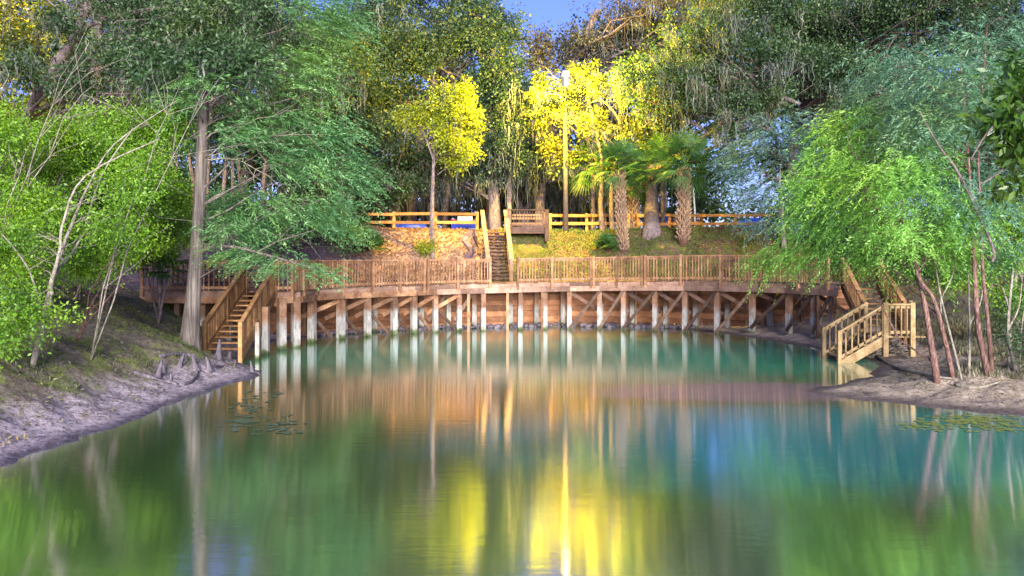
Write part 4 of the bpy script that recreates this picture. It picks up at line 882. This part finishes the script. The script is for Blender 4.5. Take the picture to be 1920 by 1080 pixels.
# foreground bough with large leaves
tree('magnolia_bough', 'dark glossy large-leaved bough hanging into the upper right edge', 'branch',
     [([P(2010, 120, 8.5), P(1960, 150, 8.5), P(1900, 200, 8.4), P(1850, 250, 8.3), P(1820, 300, 8.3)], .03, .006), ([P(2000, 250, 8.6), P(1930, 290, 8.6), P(1880, 320, 8.5), P(1840, 345, 8.4)], .02, .005)],
     [LB(1900, 180, 8.5, 42, 60, .35), LB(1905, 290, 8.5, 42, 50, .35), LB(1865, 240, 8.4, 35, 50, .3), LB(1940, 130, 8.6, 40, 40, .3), LB(1915, 230, 8.3, 50, 90, .3), LB(1900, 340, 8.6, 40, 30, .3)],
     'broad', 'bigleaf', 'bark_oak', 26, seed=79, leaf=(.12, .05), cover=2.4, per=14, crad=.11, twr=.003)
tree('dead_branch', 'bare black branch hanging in front of the feathery tree at right', 'branch',
     [([P(1860, 460, 17), P(1800, 330, 17), P(1765, 280, 17), P(1738, 235, 17), P(1725, 210, 17)], .035, .012), ([P(1800, 330, 17), P(1830, 380, 16.8), P(1850, 400, 16.8)], .015, .006)], [], 'broad', 'oak', 'bark_oak', 0, seed=80)

# ------------------------------------------------------------------ palms
def fan(Vs, As, c, direc, r, pet=.7, bl=.8, nb=26, wid=.035):
    d = Vector(direc).normalized(); up = Vector((0, 0, 1)); s = d.cross(up).normalized() if abs(d.z) < .98 else Vector((1, 0, 0)); nrm = s.cross(d).normalized()
    c = Vector(c); hub = c + d * pet; w = .02
    Vs.append([c - s * w, c + s * w, hub + s * w, hub - s * w]); As.append(r.uniform())
    a0 = r.uniform(0, 1)
    for k in range(nb):
        th = (k / (nb - 1) - .5) * R(215); bd = (d * math.cos(th) + s * math.sin(th)).normalized(); L = bl * (.75 + .25 * math.cos(th)) * r.uniform(.9, 1.1)
        sd_ = (s * math.cos(th) - d * math.sin(th)) * wid * .5 + nrm * .008
        m_ = hub + bd * L * .55 + nrm * .05 - up * .03; e = hub + bd * L - up * L * .28
        Vs.append([hub, hub, m_ + sd_, m_ - sd_]); Vs[-1][1] = hub + sd_ * .4; Vs.append([m_ - sd_, m_ + sd_, e + sd_ * .15, e - sd_ * .15]); v_ = .6 * a0 + .4 * r.uniform(); As += [v_, v_]
def palm(label, base, top, rb, seed, nfr=26, bl=.8, pet=.75, boots=True, name='palm_tree', low=-.85):
    r = np.random.RandomState(seed); random.seed(seed); base = Vector(base); top = Vector(top); root = empty(name, base, label, 'palm', 'palms on the bank' if name == 'palm_tree' else None)
    if (top - base).length > .4:
        n = 10; mb = MB(); pts = [base.lerp(top, i / n) for i in range(n + 1)]; pts[0] = pts[0] - Vector((0, 0, .3)); mb.tube(pts, [rb * (1.05 if i < 2 else .72) for i in range(n + 1)], 12); mb.build('trunk', M['wood_dark' if boots else 'bark_oak'], root, True)
        if boots:
            mb = MB(); L = (top - base).length; rows = int((L - .1) / .19)
            for k in range(rows):
                c = base.lerp(top, (k * .19 - .02) / L)
                for q in range(7):
                    th = 2 * math.pi * (q + .5 * (k % 2)) / 7 + r.normal() * .05
                    for sg in (-1, 1):
                        t2 = th + sg * .42; rr = rb * .72
                        p0 = c + Vector((math.cos(th) * rr, math.sin(th) * rr, 0)); rr2 = rb * (1.42 + .12 * r.normal())
                        p1 = c + Vector((math.cos(t2) * rr2, math.sin(t2) * rr2, .30 + .03 * r.normal())); mb.beam(p0, p1, .06, .05, up=(math.cos(th), math.sin(th), 0), w1=.03)
            mb.build('boots', M['boot'], root)
    Vs, As = [], []
    for k in range(nfr):
        ph = k * 2.4 + r.normal() * .2; e = low + (1.5 - low) * (k / nfr) ** .8; fan(Vs, As, top, (math.cos(ph) * math.cos(e), math.sin(ph) * math.cos(e), math.sin(e)), r, pet * r.uniform(.8, 1.15), bl, 26)
    V = np.array([[list(p) for p in q] for q in Vs]).reshape(-1, 3); mesh_obj('fronds', V, np.arange(len(V)).reshape(-1, 4), As, M['palm'], root)
pb = bankp(1168, 470); palm('leaning boot-jacketed cabbage palm beside the low palmetto clump', pb, P(1160, 318, pb.y), .22, 201, 34, 1.05, .9)
pb = bankp(1281, 452); palm('tallest cabbage palm, with a thick criss-cross boot trunk, right of the broad oak', pb, P(1283, 312, pb.y - .3), .26, 202, 40, 1.2, 1.0)
pb = bankp(1190, 434); palm('short cabbage palm half hidden behind the leaning one', pb, P(1186, 350, pb.y), .25, 203, 24, .8)
pb = G(1112, 43.5); palm('slim palm with drooping fronds left of the pale twin trunks', pb, P(1112, 318, 43.5), .17, 204, 36, 1.15, .9, boots=False)
pb = G(1243, 43.0); palm('bright green palm head just in front of the broad oak trunk', pb, P(1243, 312, 42), .17, 205, 40, 1.3, 1.0, boots=False)
pb = bankp(1138, 474); palm('low palmetto clump behind the railing at the foot of the boot-jacketed palm', pb, pb + Vector((0, 0, .15)), .1, 206, 26, .6, .45, name='palmetto', low=.1)
pb = G(300, 25.5); palm('palmetto fan clump under the bush left of the cypress', pb, px(300, 505, 25.5), .1, 207, 26, .6, .5, boots=False, name='palmetto', low=-.4)
pb = bankp(690, 478); palm('shaded palmetto clump on the dark slope at left of the mulch bank', pb, pb + Vector((0, 0, .3)), .1, 208, 26, .7, .55, name='palmetto', low=.0)
pb = bankp(640, 470); palm('second shaded palmetto further left beneath the dense oak', pb, pb + Vector((0, 0, .3)), .1, 209, 24, .7, .55, name='palmetto', low=.0)
sb = bankp(796, 482)
tree('leafy_shrub', 'small yellow-green shrub beside the slender tree on the mulch bank', 'shrub', [([sb, sb + Vector((0, 0, .5)), sb + Vector((.05, 0, .9))], .03, .01)], [LB(797, 462, sb.y, 20, 19)], 'broad', 'yellow', 'bark_oak', 10, seed=81, leaf=(.11, .05), cover=2.4, per=20, crad=.16, twr=.005)

tree('oak_tree', 'dark oak behind the thicket at the far left', 'tree', [([G(30, 44), P(30, 400, 44), P(50, 300, 44)], .35, .2)],
     [LB(60, 400, 42, 130, 60), LB(230, 370, 42, 110, 60), LB(160, 280, 44, 90, 50)], 'broad', 'oak', 'bark_oak', 16, seed=83, leaf=(.17, .09), cover=2.2, crad=.5)
tree('laurel_hedge', 'dark evergreen bush mass behind the stairs at left', 'shrub', [([G(400, 38), P(400, 430, 38), P(400, 380, 38)], .2, .1)],
     [LB(330, 420, 37, 90, 50), LB(460, 430, 38, 110, 34), LB(560, 400, 40, 90, 40), LB(640, 410, 41, 60, 30)], 'broad', 'oak', 'bark_oak', 10, seed=84, leaf=(.15, .08), cover=2.6, crad=.45)
tree('laurel_hedge', 'dark evergreen bush mass behind the willow at right', 'shrub', [([G(1600, 38), P(1600, 430, 38), P(1600, 380, 38)], .2, .1)],
     [LB(1540, 440, 37, 70, 30), LB(1640, 440, 36, 90, 50), LB(1780, 450, 34, 100, 55), LB(1500, 400, 38, 40, 40)], 'broad', 'oak', 'bark_oak', 10, seed=85, leaf=(.15, .08), cover=2.6, crad=.45)
# far wood: one mass
r = np.random.RandomState(5)
lob = [LB(u, v, Y, ru, rv, 4) for (u, v, Y, ru, rv) in
       [(u, 330 + 40 * math.sin(u * .02), 66 + 5 * math.sin(u), 85, 70) for u in range(-60, 1300, 75)] +
       [(u, 402, 62, 60, 26) for u in range(-60, 1230, 60)] +
       [(u, 60 + 30 * math.sin(u), 62, 110, 75) for u in range(1290, 2000, 110)] + [(u, 170, 64, 90, 50) for u in range(1300, 1600, 90)] + [(120, 130, 60, 110, 70), (20, 60, 60, 100, 70), (230, 200, 60, 60, 50)] +
       [(u, 210 + 25 * math.sin(u * .013), 72, 100, 80) for u in range(-60, 1260, 100)] +
       [(u, 90, 78, 110, 60) for u in list(range(60, 900, 130)) + [1150, 1240]] +
       [(u, 250 + 30 * math.sin(u), 60, 100, 150) for u in range(1560, 2000, 90)] + [(1330, 200, 66, 60, 45), (1440, 190, 66, 70, 50), (1340, 395, 66, 60, 14), (1440, 400, 66, 60, 12), (1310, 340, 66, 30, 60), (1495, 330, 66, 45, 90), (1260, 418, 56, 40, 16), (1330, 420, 56, 40, 13), (1400, 416, 56, 50, 16), (1480, 416, 56, 50, 20), (1560, 410, 50, 60, 30), (1300, 280, 60, 30, 30), (1350, 310, 62, 32, 50), (1400, 255, 62, 45, 26), (1455, 300, 62, 30, 60), (1520, 240, 60, 60, 60)]]
V, Fc, a, cc = broad_crown(lob, r, leaf=(.42, .26), cover=2.3, per=40, crad=1.1)
tag(mesh_obj('distant_woods', V, Fc, a, M['oak'], base=(0, 70, 4.6)), 'distant mass of dark woodland beyond the lawn and fences', 'woods', kind='stuff')
mb = MB(); random.seed(3)
for k in range(70):
    u = random.uniform(-60, 1300); Y = random.uniform(52, 70); p = px(u, 0, Y); x = p.x
    if 1300 < u < 1560: continue
    mb.tube([(x, Y, 4.4), (x + random.uniform(-.4, .4), Y, 8), (x + random.uniform(-1, 1), Y, 15)], [random.uniform(.15, .3), .15, .08], 7, cap=False)
tag(mb.build('distant_trunks', M['bark_oak'], None, True, base=(0, 60, 4.6)), 'many thin far trunks standing beneath the distant woodland', 'woods', kind='stuff')
V, Fc, a = moss_mesh(np.stack([(lambda u, Y: (u - 960) * Y / F)(r.uniform(640, 1240, 420), 56), r.uniform(54, 58, 420), r.uniform(7.0, 10.5, 420)], 1), r, 10, (1.0, 3.2), .35, .09)
tag(mesh_obj('moss_curtain', V, Fc, a, M['moss'], base=(0, 56, 8)), 'pale curtain of spanish moss hanging from distant oaks behind the fence', 'moss', kind='stuff')

# ------------------------------------------------------------------ ground cover, knees, roots, floating leaves
def scatter(name, label, n, xr, yr, test, m, L, W, seed, upright=False):
    r = np.random.RandomState(seed); x = r.uniform(*xr, n); y = r.uniform(*yr, n); z = H(x, y); k = test(x, y, z, r); x, y, z = x[k], y[k], z[k]; n = len(x)
    c = np.stack([x, y, z + (0 if upright else .012)], 1); th = r.uniform(0, 6.283, n)
    if upright: d = unit(np.stack([np.cos(th) * .5, np.sin(th) * .5, np.ones(n)], 1)); s = np.stack([-np.sin(th), np.cos(th), 0 * th], 1)
    else: d = unit(np.stack([np.cos(th), np.sin(th), r.normal(size=n) * .35 + .1], 1)); s = unit(np.stack([-np.sin(th), np.cos(th), r.normal(size=n) * .4], 1))
    V, Fc = quads(c, d, s, L * r.uniform(.5, 1.4, n), W * r.uniform(.6, 1.3, n))
    tag(mesh_obj(name, V, Fc, r.uniform(0, 1, n), m, base=(float(x.mean()), float(y.mean()), float(z.mean()))), label, name.replace('_', ' '), kind='stuff')
def clumpy(x, y, s, k, lo): return wob(x, y, s, k) > lo
scatter('leaf_litter', 'dry brown fallen leaves covering the mulch bank behind the railing', 60000, (-8, 13), (34, 43), lambda x, y, z, r: (z > 1.9) & (y > np.interp(x, WX, WY) + .2) & ((x < -.8) | (clumpy(x, y, .8, 2, -.1) & (r.uniform(size=len(x)) < .5))), M['litter'], .13, .07, 301)
scatter('grass', 'yellow-green grass tufts on the bank top right of the stairs', 90000, (-.6, 15), (35, 50), lambda x, y, z, r: (z > 2.0) & (clumpy(x, y, 1.4, 1, -.1) | (y > 40.5)), M['grass'], .16, .02, 302, True)
scatter('bank_grass', 'sparse mossy green growth on the left mud bank', 50000, (-14, -7), (9, 29), lambda x, y, z, r: (z > .42) & (z < 3) & clumpy(x, y, 1.1, 3, -.05) & (r.uniform(size=len(x)) < np.clip(z, .2, 1)), M['grass'], .07, .016, 303, True)
scatter('bank_debris', 'scattered dead leaves and twig bits on both lower banks', 60000, (-14, 14), (9, 30), lambda x, y, z, r: (z > .12) & (z < 2.8) & clumpy(x, y, .9, 7, -.6), M['debris'], .09, .03, 304)
scatter('mud_crumbs', 'small dark crumbs and wet leaves on the shoreline mud', 26000, (-12, 14), (9, 30), lambda x, y, z, r: (z > .02) & (z < .4), M['knee'], .05, .04, 305)
scatter('spit_grass', 'straggly grass and roots on the right bank around the red trunks', 70000, (8, 16), (15, 28), lambda x, y, z, r: (z > .36) & clumpy(x, y, 1.3, 5, -.15), M['debris'], .16, .018, 306, True)

knees = [(295, 706, .42), (309, 700, .40), (334, 688, .40), (367, 690, .42), (393, 694, .38), (409, 672, .62), (428, 672, .38), (474, 697, .34), (402, 690, .25), (350, 678, .22), (440, 686, .2), (321, 716, .2)]
for k, (u, v, h) in enumerate(knees):
    h *= .85; p = gp(u, v); random.seed(k); root = None; mb = MB(); n = 7; lx, ly = random.uniform(-.14, .14), random.uniform(-.05, .05)
    mb.tube([p + Vector((lx * t, ly * t, -.08 + (h + .08) * t)) for t in [i / n for i in range(n + 1)]], [h * .15 * (1 - i / n) ** .8 + .07 * math.exp(-i * 1.2) + .016 for i in range(n + 1)], 12, [.16] * (n + 1), wob=.22)
    o = mb.build('cypress_knee', M['knee'], None, True, base=p)
    lab = ['left one of the paired cypress knees low on the mud', 'right one of the paired cypress knees low on the mud', 'leftmost pointed knee in the row under the big cypress', 'cypress knee directly below the middle of the big trunk',
           'cypress knee just left of the tallest one', 'tallest dark cypress knee at the foot of the left staircase', 'cypress knee under the treads of the left staircase', 'cypress knee nearest the tip of the mud point',
           'short cypress knee just in front of the tallest one', 'short stub of a knee at the base of the big cypress', 'tiny knee right below the stair bottom post', 'tiny stub knee on the mud beside the curved root'][k]
    tag(o, lab, 'cypress knee', 'cypress knees below the big cypress')
# surface roots
for k, pts in enumerate([[(250, 700), (290, 712), (330, 722), (352, 728)], [(300, 670), (350, 668), (400, 690), (450, 684), (486, 702)], [(340, 725), (362, 715), (372, 700)], [(1640, 668), (1680, 690), (1740, 706), (1790, 712)], [(1700, 640), (1660, 660), (1630, 672)], [(1790, 722), (1830, 730), (1880, 716)]]):
    P3 = [gp(*q) + Vector((0, 0, .02)) for q in pts]; mb = MB(); random.seed(k); mb.tube(smooth_path(P3, 4), list(np.linspace(.05, .02, 4 * (len(P3) - 1) + 1)), 6, wob=.2)
    lab = ['dark root snaking down the left bank to the paired knees', 'long root along the mud point below the staircase', 'short curved root beside the paired knees', 'pale root running under the red-trunked trees', 'root below the landing of the pool stairs', 'dark root on the sandy spit at right'][k]
    tag(mb.build('root', M['knee'] if k < 3 else M['bark_pale'], None, True, base=P3[0]), lab, 'root')
# logs and sticks heaped under the right landing
r = np.random.RandomState(8); root = empty('brush_pile', gp(1640, 668), 'heap of dry sticks beneath the landing of the pool stairs', 'brush pile'); mb = MB(); base = gp(1640, 668)
for k in range(60):
    c = base + Vector((r.normal() * .45, r.normal() * .3, abs(r.normal()) * .12 + .05)); d = Vector((r.normal(), r.normal() * .5, r.normal() * .3)).normalized() * r.uniform(.2, .5); mb.tube([c - d, c + Vector(r.normal(size=3) * .03), c + d], [.02, .018, .008], 5, wob=.1)
mb.build('sticks', M['bark_pale'], root, True)
# dark rocks of rubble at the foot of the bulkhead
r = np.random.RandomState(9); mb = MB()
for k in range(260):
    t = r.uniform(-8, 8.5); y = float(np.interp(t, WX, WY)) - .15 - abs(r.normal()) * .35; s = r.uniform(.05, .16); c = Vector((t, y, .02 + r.uniform(0, .08)))
    mb.tube([c - Vector((s, 0, 0)), c - Vector((s * .4, 0, 0)), c + Vector((s * .4, 0, 0)), c + Vector((s, 0, 0))], [s * .3, s * .8, s * .7, s * .2], 6, wob=.4)
tag(mb.build('rubble', M['knee'], None, True, base=(0, 36, 0)), 'dark rubble and mud along the foot of the plank wall', 'rubble', kind='stuff')
def pads(name, label, regs, seed, m):
    r = np.random.RandomState(seed); mb = MB()
    for (u, v, su, sv, n) in regs:
        for k in range(n):
            uu, vv = u + r.normal() * su, v + r.normal() * sv; Y = F * CZ / (vv - HV); x = (uu - 960) * Y / F
            if sdist(np.array([x]), np.array([Y]))[0] > -.12: continue
            rad = r.uniform(.025, .085); n_ = 9; a0 = r.uniform(0, 6.28); mb.add([(x, Y, .012)] + [(x + math.cos(a0 + j * .69) * rad * r.uniform(.8, 1.15), Y + math.sin(a0 + j * .69) * rad * r.uniform(.7, 1.1), .007 + .006 * r.uniform()) for j in range(n_)], [(0, j, j + 1) for j in range(1, n_)])
    tag(mb.build(name, m, None, base=(0, 18, 0)), label, 'floating leaves', kind='stuff')
pads('floating_leaves', 'grey-green floating leaves off the tip of the left mud bank', [(452, 790, 12, 8, 50), (465, 762, 20, 8, 40), (510, 738, 22, 8, 30), (520, 800, 22, 8, 40), (548, 806, 20, 3, 16)], 401, M['lily'])
pads('floating_algae', 'yellowish floating weed along the right shore', [(1820, 788, 50, 6, 160), (1880, 800, 30, 5, 60), (1740, 800, 30, 5, 40)], 402, plain('algae', (0.22, 0.26, 0.05), .5))
print('objects', len(scene.objects), 'faces', sum(len(o.data.polygons) for o in scene.objects if o.type == 'MESH'))
